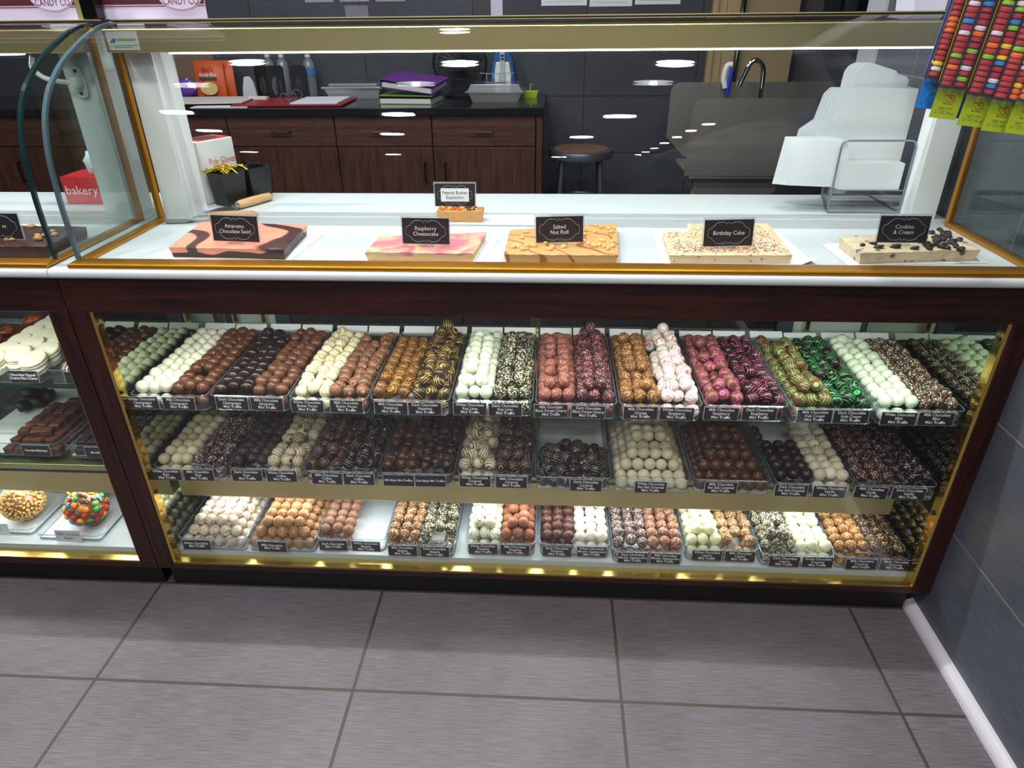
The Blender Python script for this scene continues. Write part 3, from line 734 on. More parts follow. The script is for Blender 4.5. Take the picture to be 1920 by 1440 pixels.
def fill_tray(row, i, kinds, xc, y0, z):
    zb = z + 0.0036
    rows = {'top':12,'mid':9,'bot':8}[row]
    if len(kinds) == 1:
        k = kinds[0]
        if k == 'dark caramel':
            sp = heap(xc, 6, y0+0.004, 5, zb, 3, 0.003, start=(0,0,1,0), skip=lambda l, r, c: l == 2 and (r+c) % 3 == 0)
        elif row == 'mid': sp = heap(xc, 6, y0+0.004, rows, zb, 4, 0.001, start=(0,1,2,3), dy=0.0288)
        else: sp = heap(xc, 6, y0+0.004, rows, zb, 3, 0.0012, start=(0,0,1,0))
        put_truffles(k, sp, row, STR(k))
    else:
        for s, k in zip((-1,1), kinds):
            if k not in LOOK: continue
            ly = 3 if k in three else 2
            skip = None
            if k == 'milk butter pecan': skip = lambda l, r, c: r > 8 and c == 1
            if k == 'milk hazelnut': skip = lambda l, r, c: r > 9
            if k == 'dark sea salt caramel': skip = lambda l, r, c: (l > 0 and r > 4) or (r > 5 and c != 0)
            put_truffles(k, rows_of(xc + s*0.0432, s, y0+0.004, rows, zb, k in three, 0.0034 if STR(k) else 0.0021, skip, 0.1 if STR(k) else 0.03), row, STR(k))
            if k in ('dark hazelnut','white raspberry','dark black forest cherry','white butter pecan','white mint'):   # a few more piled at the far end
                put_truffles(k, [(xc + s*0.0425 + dx, y0+0.33-dy, zb + RAD + 0.0262 + 0.0215*(ly-1.6) + dz) for dx, dy, dz in ((-0.013,0.0,-0.012 if ly == 3 else 0),(0.015,0.014,-0.011),(0.001,0.008,0.008))][:(1 if ly == 2 else 3)], row, STR(k))
words_of = {'top':'on the upper shelf','mid':'on the middle shelf','bot':'on the bottom deck'}
for row, table in (('top',TOP),('mid',MID),('bot',BOT)):
    z = {'top':TOPZ,'mid':MIDZ,'bot':DECK}[row]
    ti = 0
    for i, kinds in enumerate(table):
        xc = BOTX[i] if row == 'bot' else 0.047 + PITCH*(i+0.5)
        y0 = BOTY[i] if row == 'bot' else 0.03 + (0.004 if (i % 3 == 1) else 0.0)
        names = ' and '.join(k + ' chocolate' if ' ' not in k else k for k in kinds)
        if len(kinds) == 2 and kinds[0].split(' ',1)[-1] == kinds[1].split(' ',1)[-1]: names = kinds[0].split()[0] + ' and ' + kinds[1]
        if len(kinds) == 2 and kinds[1] == 'white banana': names = 'a few dark chocolate'
        tray(xc, y0, z, 'clear tray of ' + names + ' truffles ' + words_of[row], liner=not (row == 'top' and i != 3))
        fill_tray(row, i, kinds, xc, y0, z)
        for k in kinds:
            x = TAGX[row][ti]; ti += 1
            body = title(k)
            if 'maple' in k: body = [k.split()[0].capitalize() + ' Maple Mini Truffles']
            flavour_tag(x, y0-0.0045, z + 0.0235 + random.uniform(-0.0012,0.0012), body,
                        'small black tag naming the ' + (k if ' ' in k else k + ' chocolate') + ' mini truffle ' + words_of[row],
                        0.08, random.uniform(-0.02,0.02) + (0.05 if (row,k) == ('mid','milk vanilla') else 0) + (-0.05 if k == 'white tiramisu' else 0))
    if row == 'top':
        for i, kinds in enumerate(table):
            xc = 0.047 + PITCH*(i+0.5)
            for s, k in zip((-1,1), kinds):
                price_card(xc + s*0.0445, 0.4, z+0.028 + random.uniform(-0.003,0.003), 'blank white card standing behind the ' + k + ' truffles')

# ------------------------------------------------------------------ contents of the neighbouring case
def lump_mesh(name, r, sub=2, amp=0.15, freq=1.5, scale=(1,1,1), mat=None, flat=False):
    bm = bmesh.new(); bmesh.ops.create_icosphere(bm, subdivisions=sub, radius=1.0)
    off = Vector((random.random()*9, random.random()*9, random.random()*9))
    for v in bm.verts:
        n = v.co.normalized(); k = 1 + amp*noise.noise(n*freq+off)
        v.co = Vector((n.x*scale[0], n.y*scale[1], n.z*scale[2]))*r*k
    for f in bm.faces: f.smooth = not flat
    me = bpy.data.meshes.new(name); bm.to_mesh(me); bm.free()
    if mat: me.materials.append(mat)
    return me
def place(name, me, loc, rot=(0,0,0), label=None, cat=None, group=None, scale=None, parent=None):
    o = bpy.data.objects.new(name, me); COL.objects.link(o); o.location = loc; o.rotation_euler = rot
    if scale: o.scale = scale
    if parent is not None: o.parent = parent
    return tag(o, label, cat, group)

tray(-0.336, 0.142, TOPZ, 'clear acrylic tray stacked with white dipped cookies in the neighbouring case', liner=False)
tray(-0.1375, 0.142, TOPZ, 'clear acrylic tray of striped chocolate pretzels beside the white cookies', liner=False)
tray(-0.523, 0.142, TOPZ, 'clear acrylic tray of caramel topped chocolates behind the white cookies', liner=False)
tray(-0.398, 0.115, MIDZ, 'clear acrylic tray of brown chocolate squares and black lumps on white paper', wd=0.3)
tray(-0.14, 0.112, MIDZ, 'clear acrylic tray of mint chocolate squares tight against the wooden post')
tray(-0.462, 0.064, DECK, 'clear shallow tray under the nut coated apples', h=0.02)
tray(-0.262, 0.048, DECK, 'clear shallow tray under the rainbow candy coated apples', h=0.02)
# white dipped sandwich cookies: stacked in leaning rows
CK = plain('white_coating', (240,234,208), 0.4, bump=0.1, bscale=90)
cm = MB().lathe([(0.0,0.0),(0.024,0.0),(0.0308,0.002),(0.0322,0.0052),(0.0314,0.0084),(0.03,0.0095),(0.0314,0.0106),(0.0322,0.0136),(0.0305,0.0168),(0.023,0.0186),(0.0,0.0192)], 32).mesh('dipped_cookie', smooth=True); cm.materials.append(CK)
for c in range(3):
    for r in range(6):
        for l in range(2):
            x = -0.336 + (c-1)*0.0535 + random.uniform(-0.001,0.001); y = 0.184 + r*0.05 + (0.024 if c == 1 else 0)
            if x < -0.46 or y > 0.47: continue
            place('dipped_cookie', cm, (x, y + l*0.003, TOPZ+0.0165 + l*0.0205 + (0.004 if c == 1 else 0)), (0.3 + random.uniform(-0.05,0.05), random.uniform(-0.06,0.06), random.uniform(-0.2,0.2)),
                  'round white coated sandwich cookie stacked in the acrylic tray', 'cookie', 'white dipped cookies')
CARM = candy_mat('caramel_patty_coat', (92,48,34), 'blotch', (196,92,40), 0.42, 1.0, 0.3)
pm = lump_mesh('caramel_patty', 0.024, 3, 0.12, 1.5, (1.15,1.0,0.5), CARM)
for i, (x, y, l) in enumerate(((-0.47,0.19,0),(-0.47,0.24,0),(-0.47,0.29,0),(-0.475,0.34,0),(-0.48,0.39,0),(-0.5,0.21,1),(-0.485,0.265,1),(-0.478,0.32,1),(-0.53,0.4,0),(-0.53,0.34,0),(-0.48,0.375,1),(-0.465,0.43,0),(-0.46,0.46,1))):
    place('caramel_patty', pm, (x-0.022, y+0.004, TOPZ+0.016+0.02*l), (random.uniform(-0.2,0.2),random.uniform(-0.2,0.2),random.uniform(0,6)), 'brown chocolate patty with an orange caramel patch in the tray beside the white cookies', 'chocolate', 'caramel patties')
PRZ = candy_mat('striped_pretzel_coat', (94,54,44), 'stripe', (236,226,208), 0.34, 0.42, 0.3)
zm = lump_mesh('dipped_pretzel', 0.03, 3, 0.1, 1.2, (1.2,1.0,0.75), PRZ)
for r in range(6):
    for c in range(2):
        place('dipped_pretzel', zm, (-0.175 + c*0.068, 0.178 + r*0.05, TOPZ+0.028), (0,0,random.uniform(-0.3,0.3)), 'large chocolate dipped pretzel with white stripes behind the post', 'pretzel', 'striped pretzels')
# brown squares and black lumps
SQ = plain('meltaway_brown', (84,50,40), 0.42, bump=0.12, bscale=120, var=0.12)
sm = MB().box(-0.0135,0.0135,-0.0135,0.0135,0,0.0165).mesh('chocolate_square', bevel=0.003); sm.materials.append(SQ)
k = 0
for l in range(3):
    for r in range(8 - l):
        for c in range(5 - l):
            x = -0.338 + (c-(4-l)/2)*0.0305 + 0.006; y = 0.134 + r*0.031 + l*0.015
            if (r < 5 and c < 1) and l == 0: x += 0.0
            if y > 0.30 and x < -0.352: continue
            place('chocolate_square', sm, (x+random.uniform(-0.002,0.002), y, MIDZ+0.0045+l*0.0175), (random.uniform(-0.1,0.1),random.uniform(-0.08,0.08),random.uniform(-0.4,0.4)), 'small brown chocolate square heaped in the tray of the neighbouring case', 'chocolate', 'brown chocolate squares')
bk = lump_mesh('black_lump', 0.02, 2, 0.35, 1.8, (1.15,1.0,0.8), plain('black_candy', (26,24,26), 0.45))
for x, y, z in ((-0.40,0.36,0.02),(-0.405,0.40,0.022),(-0.37,0.42,0.02),(-0.41,0.44,0.02),(-0.375,0.38,0.02),(-0.395,0.39,0.048)):
    place('black_lump', bk, (x-0.095, y-0.03, MIDZ+z+0.004), (0,0,random.uniform(0,6)), 'rough black candy lump at the far end of the brown squares', 'candy', 'black candy lumps')
MS = plain('mint_square', (46,32,34), 0.35, bump=0.1, bscale=120)
sm2 = sm.copy(); sm2.materials.clear(); sm2.materials.append(MS)
for l in range(2):
    for r in range(7):
        for c in range(5):
            place('mint_square', sm2, (-0.14 + (c-2)*0.03, 0.134 + r*0.031 + l*0.012, MIDZ+0.0045+l*0.0175), (0,0,random.uniform(-0.4,0.4)), 'dark mint chocolate square in the tray tight against the post', 'chocolate', 'dark mint squares')
flavour_tag(-0.283, 0.1375, TOPZ+0.0235, ['Chocolate Dipped','Creme Nut Creme'], 'white bordered label in front of the white dipped cookies')
flavour_tag(-0.14, 0.1375, TOPZ+0.0235, ['Chocolate','Pretzel','Stick'], 'grey label in front of the striped pretzels beside the post')
flavour_tag(-0.305, 0.1105, MIDZ+0.0235, ['Chocolate Meltaways'], 'black label naming the chocolate meltaways in the neighbouring case')
flavour_tag(-0.135, 0.1075, MIDZ+0.0235, ['Mint Meltaways'], 'black label naming the mint meltaways beside the post')
TP = plain('grey_tag', (196,196,202), 0.5)
def apple_tag(x, y, z, lines, label):
    t = thing('apple_tag', label, 'name tag', (x,y,z)); t.rotation_euler = (-0.1,0,0)
    part('tag_card', MB().box(-0.035,0.035,-0.001,0,-0.018,0.018), TP, t, world=False)
    lettering('\n'.join(lines), 0.0125, DINK, t, Matrix.Translation((0,-0.0013,0)) @ FACE, line=0.95, sx=0.85)
apple_tag(-0.255, 0.0465, DECK+0.021, ['M&M Caramel','Apple'], 'grey tag naming the caramel apple with rainbow candies')
apple_tag(-0.468, 0.0645, DECK+0.021, ['Peanut'], 'grey tag in front of the nut coated apple')
STICK = plain('wood_stick', (222,188,130), 0.6)
def candy_apple(x, y, z, kind, label, n, group):
    t = thing('candy_apple', label, 'candy apple', (x,y,z), random.uniform(0,6), group)
    core = lump_mesh('caramel_body', 0.05, 3, 0.05, 1.2, (1,1,0.92), plain('caramel', (150,92,44) if kind == 'nut' else (120,84,60), 0.3))
    place('caramel_body', core, (0,0,0.047), parent=t)
    part('stick', MB().tube([(0,0,0.06),(0.004,-0.004,0.105)], 0.0045, 10), STICK, t, world=False)
    g = PI*(3-math.sqrt(5))
    if kind == 'nut':
        NUT = plain('chopped_peanut', (226,186,110), 0.55, var=0.14, bscale=300)
        m = MB()
        for i in range(420):
            zz = 1-2*(i+0.5)/420; rr = math.sqrt(1-zz*zz); d = (Vector((rr*math.cos(g*i), rr*math.sin(g*i), zz)) + Vector((random.uniform(-.09,.09),random.uniform(-.09,.09),random.uniform(-.09,.09)))).normalized()
            M = Matrix.Translation(Vector((0,0,0.047)) + Vector((d.x,d.y,d.z*0.92))*0.052) @ Euler((random.uniform(0,6),random.uniform(0,6),0)).to_matrix().to_4x4()
            a = random.uniform(0.003,0.0055)
            m.ball(a, 3, M, 0.7)
        o = part('chopped_nuts', m, NUT, t, world=False, smooth=True); o['kind'] = 'stuff'
    else:
        cols = [(216,40,40),(250,150,30),(246,214,40),(60,170,70),(60,150,220),(110,70,46)]
        ms = []
        for j, c in enumerate(cols):
            me = MB().ball(0.0078, 6, None, 0.5).mesh('candy_button', smooth=True); me.materials.append(plain('candy_shell_%s' % 'abcdef'[j], c, 0.22)); ms.append(me)
        for i in range(n):
            zz = 1-2*(i+0.5)/n; rr = math.sqrt(1-zz*zz); d = (Vector((rr*math.cos(g*i), rr*math.sin(g*i), zz)) + Vector((random.uniform(-.07,.07),random.uniform(-.07,.07),random.uniform(-.07,.07)))).normalized()
            q = d.to_track_quat('Z', 'Y').to_euler()
            place('candy_button', ms[random.randrange(6)], Vector((0,0,0.049)) + Vector((d.x,d.y,d.z*0.92))*0.0515, q, parent=t)
    bag = lump_mesh('clear_wrap', 0.058, 3, 0.04, 3, (1,1,0.94), glass('cellophane', (0.98,0.98,0.98), 1.2, 0.08))
    return t
candy_apple(-0.432, 0.135, DECK+0.012, 'nut', 'large caramel apple coated all over in chopped nuts', 0, 'nut apples')
candy_apple(-0.425, 0.262, DECK+0.012, 'nut', 'caramel apple coated in nuts standing behind the front nut apple', 0, 'nut apples')
candy_apple(-0.238, 0.118, DECK+0.012, 'candy', 'caramel apple covered in rainbow candy buttons at the front', 100, 'rainbow apples')
candy_apple(-0.305, 0.225, DECK+0.012, 'candy', 'caramel apple with rainbow candy buttons behind the front one', 70, 'rainbow apples')
candy_apple(-0.175, 0.245, DECK+0.012, 'candy', 'caramel apple with rainbow candy buttons next to the side mirror', 70, 'rainbow apples')
sm3 = lump_mesh('caramel_slab', 0.03, 2, 0.1, 1, (1.4,1.2,0.5), plain('orange_caramel', (190,98,46), 0.35))
place('caramel_slab', sm3, (-0.52,0.235,DECK+0.02), label='orange brown caramel lump behind the nut apple', cat='caramel')
for i, x in enumerate((-0.52,-0.425)):
    price_card(x, 0.52, TOPZ+0.034, ('first','second')[i] + ' blank white card at the back of the neighbouring case', wd=0.09)

# ------------------------------------------------------------------ fudge slabs and their signs
CT = 0.9122      # counter top
def fudge(name, label, outline, h, mat, edge=0.0022, topamp=0.0012, inset=0.005, seed=0):
    """slab with a cut outline, slightly sunk towards its foot, uneven top"""
    cx = sum(p[0] for p in outline)/len(outline); cy = sum(p[1] for p in outline)/len(outline)
    t = thing(name, label, 'fudge', (cx, cy, CT+0.0012))
    P = []
    n = len(outline)
    for i in range(n):
        a, b = Vector(outline[i]), Vector(outline[(i+1)%n]); k = max(4, int((b-a).length/0.007))
        for j in range(k): P.append(a.lerp(b, j/k))
    N = len(P); off = Vector((seed*3.1, seed*1.7, 0))
    def jit(p, z, s): 
        v = noise.noise_vector(Vector((p.x*60, p.y*60, z*60)) + off); return (p.x + v.x*s, p.y + v.y*s)
    rings = []
    c = Vector((cx, cy))
    for (sc, z, s) in ((1, 0.0, 0.4), (1, h*0.5, 0.7), (1, h*0.93, 1.0)):
        R = []
        for p in P:
            q = p + (c-p).normalized()*(inset*(1-z/h)); x, y = jit(q, z, edge*s); R.append((x-cx, y-cy, z + (noise.noise(Vector((p.x*80,p.y*80,0))+off)*0.0016 if z > h*0.8 else 0)))
        rings.append(R)
    for f in (0.975, 0.9, 0.75, 0.58, 0.4, 0.2):
        R = []
        for p in P:
            q = c + (p-c)*f
            R.append((q.x-cx, q.y-cy, h + noise.noise(Vector((q.x*35,q.y*35,0))+off)*topamp + (-0.0006 if f > 0.95 else 0)))
        rings.append(R)
    m = MB(); vs = [p for R in rings for p in R]; fs = [tuple(range(N-1,-1,-1))]
    for r in range(len(rings)-1):
        fs += [(r*N+i, r*N+(i+1)%N, (r+1)*N+(i+1)%N, (r+1)*N+i) for i in range(N)]
    fs.append(tuple((len(rings)-1)*N+i for i in range(N)))
    m.add(vs, fs)
    part('slab', m, mat, t, world=False, smooth=True)
    return t
def fudge_mat(name, base, second, scale, lo, hi, layer=None, wave=False, rough=0.45, specks=None):
    m, nt, b = new_mat(name); L = nt.links.new
    tc = nt.nodes.new('ShaderNodeTexCoord')
    if wave:
        tx = nt.nodes.new('ShaderNodeTexWave'); tx.wave_type = 'BANDS'; tx.bands_direction = 'DIAGONAL'
        tx.inputs['Scale'].default_value = scale; tx.inputs['Distortion'].default_value = 9; tx.inputs['Detail'].default_value = 1.5; tx.inputs['Detail Scale'].default_value = 0.9
    else:
        tx = nt.nodes.new('ShaderNodeTexNoise'); tx.inputs['Scale'].default_value = scale; tx.inputs['Detail'].default_value = 4; tx.inputs['Distortion'].default_value = 1.8
    L(tc.outputs['Object'], tx.inputs['Vector'])
    r = ramp(nt, [(lo, lin(base)), (hi, lin(second))]); L(tx.outputs['Fac'], r.inputs[0]); col = r.outputs[0]
    if layer:
        lc, zl = layer
        sp = nt.nodes.new('ShaderNodeSeparateXYZ'); L(tc.outputs['Object'], sp.inputs[0])
        nz = nt.nodes.new('ShaderNodeTexNoise'); nz.inputs['Scale'].default_value = 11; nz.inputs['Detail'].default_value = 1.5; L(tc.outputs['Object'], nz.inputs['Vector'])
        ma = nt.nodes.new('ShaderNodeMath'); ma.operation = 'MULTIPLY_ADD'; ma.inputs[1].default_value = -0.045; L(nz.outputs['Fac'], ma.inputs[0]); L(sp.outputs[2], ma.inputs[2])
        lt = nt.nodes.new('ShaderNodeMath'); lt.operation = 'LESS_THAN'; lt.inputs[1].default_value = zl - 0.0225; L(ma.outputs[0], lt.inputs[0])
        mx = nt.nodes.new('ShaderNodeMix'); mx.data_type = 'RGBA'; L(lt.outputs[0], mx.inputs[0]); L(col, mx.inputs[6]); mx.inputs[7].default_value = lin(lc); col = mx.outputs[2]
    if specks:
        vo = nt.nodes.new('ShaderNodeTexVoronoi'); vo.inputs['Scale'].default_value = specks[1]; L(tc.outputs['Object'], vo.inputs['Vector'])
        lt = nt.nodes.new('ShaderNodeMath'); lt.operation = 'LESS_THAN'; lt.inputs[1].default_value = 0.2; L(vo.outputs['Distance'], lt.inputs[0])
        mx = nt.nodes.new('ShaderNodeMix'); mx.data_type = 'RGBA'; L(lt.outputs[0], mx.inputs[0]); L(col, mx.inputs[6]); mx.inputs[7].default_value = lin(specks[0]); col = mx.outputs[2]
    L(col, b.inputs['Base Color']); b.inputs['Roughness'].default_value = rough
    n2 = nt.nodes.new('ShaderNodeTexNoise'); n2.inputs['Scale'].default_value = 120; n2.inputs['Detail'].default_value = 3; L(tc.outputs['Object'], n2.inputs['Vector'])
    bp = nt.nodes.new('ShaderNodeBump'); bp.inputs['Strength'].default_value = 0.25; bp.inputs['Distance'].default_value = 0.002; L(n2.outputs['Fac'], bp.inputs['Height']); L(bp.outputs[0], b.inputs['Normal'])
    return m
PARCH = plain('parchment', (236,238,238), 0.55)
def sheet(label, pts, curl=None):
    """thin paper with a raised, curled corner"""
    m = MB(); N = 10
    a, b, c, d = [Vector(p) for p in pts]; vs = []
    for i in range(N+1):
        for j in range(N+1):
            u, v = i/N, j/N
            p = (a*(1-u)+b*u)*(1-v) + (d*(1-u)+c*u)*v
            z = CT+0.0004
            if curl: 
                e = max(0, 1 - ((u-curl[0])**2+(v-curl[1])**2)**0.5/curl[2]); z += curl[3]*e*e
            vs.append((p.x, p.y, z))
    fs = [(i*(N+1)+j, (i+1)*(N+1)+j, (i+1)*(N+1)+j+1, i*(N+1)+j+1) for i in range(N) for j in range(N)]
    top = len(vs); vs += [(x,y,z+0.0004) for x,y,z in vs]; fs += [tuple(top+k for k in f[::-1]) for f in fs]
    m.add(vs, fs)
    return solo('parchment_sheet', m, PARCH, label, 'paper', smooth=True)
sheet('white parchment sheet under the pink chocolate swirl fudge', [(0.205,0.045),(0.475,0.04),(0.49,0.25),(0.19,0.27)], None)
sheet('white parchment sheet under the raspberry fudge', [(0.622,0.04),(0.868,0.035),(0.893,0.215),(0.62,0.17)])
sheet('white parchment sheet under the sprinkled birthday fudge', [(1.235,0.045),(1.532,0.05),(1.525,0.3),(1.24,0.29)], (1,0,0.13,0.014))
sheet('white parchment sheet under the cookie topped fudge', [(1.592,0.05),(1.872,0.075),(1.88,0.25),(1.59,0.19)])
sheet('crumb spotted parchment sheet under the small peanut fudge bar', [(0.72,0.325),(1.0,0.32),(1.01,0.42),(0.73,0.42)])
f1 = fudge('swirl_fudge', 'pink and dark brown swirled fudge slab with a dark base', [(0.217,0.062),(0.466,0.052),(0.455,0.232),(0.198,0.256)], 0.0235, fudge_mat('amaretto_fudge', (244,150,120), (70,36,34), 3.4, 0.86, 0.93, ((52,26,24),0.0122), True), seed=1)
f2 = fudge('berry_fudge', 'low pink and cream marbled fudge slab', [(0.632,0.05),(0.854,0.046),(0.868,0.198),(0.635,0.158)], 0.0195, fudge_mat('raspberry_fudge', (226,196,148), (206,118,126), 9, 0.36, 0.56, ((222,176,122),0.010)), seed=2)
f3 = fudge('nut_fudge', 'tan fudge slab topped with peanuts and caramel swirls', [(0.915,0.047),(1.143,0.046),(1.158,0.278),(0.918,0.222)], 0.0185, fudge_mat('caramel_fudge', (212,160,98), (160,90,54), 7.5, 0.955, 0.985, None, True), seed=3)
f4 = fudge('sprinkle_fudge', 'cream fudge slab covered in coloured sprinkles with one corner cut away', [(1.244,0.05),(1.486,0.056),(1.5,0.288),(1.318,0.278),(1.31,0.214),(1.25,0.214)], 0.0185, fudge_mat('birthday_fudge', (234,206,166), (226,192,152), 12, 0.35, 0.65, None, False, 0.45, ((170,120,110),70)), seed=4)
f5 = fudge('cookie_fudge', 'cream fudge slab topped with dark cookie chunks at the end of the row', [(1.612,0.165),(1.614,0.058),(1.858,0.086),(1.868,0.232)], 0.0235, fudge_mat('cookies_fudge', (224,204,166), (196,168,134), 14, 0.42, 0.7, None, False, 0.45, ((110,86,70),36)), seed=5)
f6 = fudge('peanut_fudge', 'small tan fudge bar with orange candy pieces behind the raspberry fudge', [(0.733,0.345),(0.847,0.342),(0.846,0.386),(0.734,0.388)], 0.027, fudge_mat('peanut_fudge_body', (216,160,92), (204,146,82), 16, 0.4, 0.6), seed=6)
f7 = fudge('walnut_fudge', 'dark chocolate fudge slab topped with nuts in the neighbouring case', [(-0.42,0.05),(-0.04,0.052),(-0.045,0.2),(-0.42,0.205)], 0.026, fudge_mat('dark_fudge', (66,36,30), (44,24,22), 10, 0.4, 0.7), seed=7)
def bits(t, name, n, region, h, size, mat, scale=(1,0.7,0.6), amp=0.2, label=None, variants=3):
    ms = [lump_mesh(name, size, 2, amp, 1.8, scale, mat, False) for _ in range(variants)]
    ox, oy = t.location.x, t.location.y
    for i in range(n):
        x, y = region(i)
        s = random.uniform(0.7,1.25)
        place(name, ms[i % variants], (x-ox, y-oy, h+size*0.25), (random.uniform(-0.4,0.4),random.uniform(-0.4,0.4),random.uniform(0,6)), parent=t, scale=(s,s,s))
PNUT = plain('peanut_half', (232,184,112), 0.45, var=0.1)
bits(f3, 'peanut', 34, lambda i: (random.choice((random.uniform(0.93,1.0),random.uniform(1.07,1.14),random.uniform(0.97,1.1))), random.uniform(0.085,0.25) if i % 3 else random.uniform(0.07,0.12)), 0.0185, 0.0075, PNUT)
CHUNK = plain('cookie_black', (38,28,32), 0.6, bump=0.4, bscale=200)
bits(f5, 'cookie_chunk', 46, lambda i: (random.uniform(1.74,1.85), random.uniform(0.12,0.215)) if i % 5 < 3 else (random.uniform(1.63,1.82), random.uniform(0.078,0.12)), 0.0235, 0.0085, CHUNK, (1,0.8,0.5), 0.5)
CAN = [plain('candy_orange', (226,92,36), 0.3), plain('candy_yellow', (240,196,60), 0.3), plain('candy_brown', (92,52,34), 0.3)]
for j, c in enumerate(CAN):
    bits(f6, 'candy_piece', 9, lambda i: (random.uniform(0.74,0.842), random.uniform(0.35,0.382)), 0.027, 0.005, c, (1,0.9,0.7), 0.3, variants=1)
bits(f7, 'walnut_piece', 40, lambda i: (random.uniform(-0.4,-0.06), random.uniform(0.07,0.19)), 0.026, 0.0105, plain('walnut', (190,140,84), 0.6, bump=0.5, bscale=150, var=0.15), (1,0.75,0.55), 0.5)
def in_bday(x, y): return not (x < 1.318 and y > 0.205)
SPR = [(206,70,60),(70,110,170),(230,150,60),(90,150,90),(190,90,140),(120,60,60)]
for j, c in enumerate(SPR):
    m = MB(); q = 0
    while q < 120:
        x, y = random.uniform(1.258,1.478), random.uniform(0.066,0.272)
        if random.random() < 0.5: y = random.gauss(0.10,0.022)
        if not in_bday(x,y) or y < 0.064 or y > 0.272: continue
        q += 1
        a = random.uniform(0,6.3); r = 0.0016
        m.tube([(x-f4.location.x-r*math.cos(a), y-f4.location.y-r*math.sin(a), 0.0191),(x-f4.location.x+r*math.cos(a), y-f4.location.y+r*math.sin(a), 0.0193)], 0.00065, 5)
    o = part('sprinkles', m, plain('sprinkle_%s' % 'abcdef'[j], c, 0.4), f4, world=False); o['kind'] = 'stuff'

def bracket_outline(w, h):
    """ornamental label frame: scooped corners, a small point in the middle of each long side"""
    P = []; r = h*0.2
    def arc(cx, cy, a0, a1, rr, n=8): return [(cx+rr*math.cos(a0+(a1-a0)*k/n), cy+rr*math.sin(a0+(a1-a0)*k/n)) for k in range(n+1)]
    top = [(-w/2+1.9*r, h/2-0.25*r), (-w/2+2.6*r, h/2), (-0.12*w, h/2), (-0.04*w, h/2-0.08*h), (0, h/2+0.03*h), (0.04*w, h/2-0.08*h), (0.12*w, h/2), (w/2-2.6*r, h/2), (w/2-1.9*r, h/2-0.25*r)]
    right = [(w/2-0.2*r, h/2-1.55*r), (w/2, h/2-2.1*r), (w/2-0.1*r, 0.0), (w/2, -h/2+2.1*r), (w/2-0.2*r, -h/2+1.55*r)]
    P += top + [(w/2-1.35*r, h/2-0.8*r), (w/2-0.9*r, h/2-1.3*r)] + right + [(w/2-0.9*r, -h/2+1.3*r), (w/2-1.35*r, -h/2+0.8*r)]
    P += [(x, -y) for x, y in top[::-1]] + [(-w/2+1.35*r, -h/2+0.8*r), (-w/2+0.9*r, -h/2+1.3*r)] + [(-x, y) for x, y in right[::-1]] + [(-w/2+0.9*r, h/2-1.3*r), (-w/2+1.35*r, h/2-0.8*r)]
    return P
FRAMEINK = plain('frame_ink', (150,140,152), 0.6)
CARD2 = plain('sign_card', (30,24,29), 0.5, var=0.2, bscale=30)
def fudge_sign(x, y, z, lines, label, roll=0.0, yaw=0.0, white=False, cardmat=None):
    t = thing('fudge_sign', label, 'sign', (x, y, z)); t.rotation_euler = (-0.1, roll, yaw)
    w2, h2 = 0.0485, 0.0555
    part('clear_holder', MB().box(-w2-0.003,w2+0.003,0.0012,0.0028,0.001,h2+0.004), SLEEVE, t, world=False)
    part('holder_clip', MB().box(-0.017,0.017,-0.012,0.004,-0.001,0.0005).box(-0.017,0.017,-0.0028,-0.0016,0,0.012), ACRYL, t, world=False)
    part('card', MB().box(-w2,w2,0,0.0011,0.003,h2), cardmat or CARD2, t, world=False)
    pts = [(px_, -0.0006, 0.0292+pz) for px_, pz in bracket_outline(0.083, 0.043)]
    part('ornament_frame', MB().tube(pts, 0.0005, 4, closed=True), FRAMEINK, t, world=False)
    if white: part('paper_patch', MB().box(-0.034,0.034,-0.0012,-0.0002,0.014,0.045), PAPER, t, world=False)
    lettering('\n'.join(lines), 0.0115, DINK if white else INK, t, Matrix.Translation((0,-0.0015,0.0292)) @ FACE, line=0.95, maxw=0.066 if not white else 0.062, sx=0.95)
    return t
fudge_sign(0.352, 0.088, CT+0.0255, ['Amaretto','Chocolate Swirl'], 'black sign lettered amaretto chocolate swirl on the pink fudge', 0.03)
fudge_sign(0.751, 0.093, CT+0.0215, ['Raspberry','Cheesecake'], 'black sign lettered raspberry cheesecake on the marbled fudge', 0.012)
fudge_sign(1.027, 0.115, CT+0.0205, ['Salted','Nut Roll'], 'black sign lettered salted nut roll on the peanut fudge', -0.03)
fudge_sign(1.367, 0.098, CT+0.0205, ['Birthday Cake'], 'black sign lettered birthday cake on the sprinkled fudge', -0.03)
fudge_sign(1.713, 0.11, CT+0.0265, ['Cookies','& Cream'], 'black sign lettered cookies and cream on the cookie fudge', 0.0)
fudge_sign(0.776, 0.372, CT+0.0295, ['Peanut Butter','Explosion'], 'dark sign with a white patch lettered peanut butter explosion', 0.0, 0.0, True)
fudge_sign(-0.158, 0.085, CT+0.0285, ['          rs'], 'black sign with a scalloped outline on the dark walnut fudge')

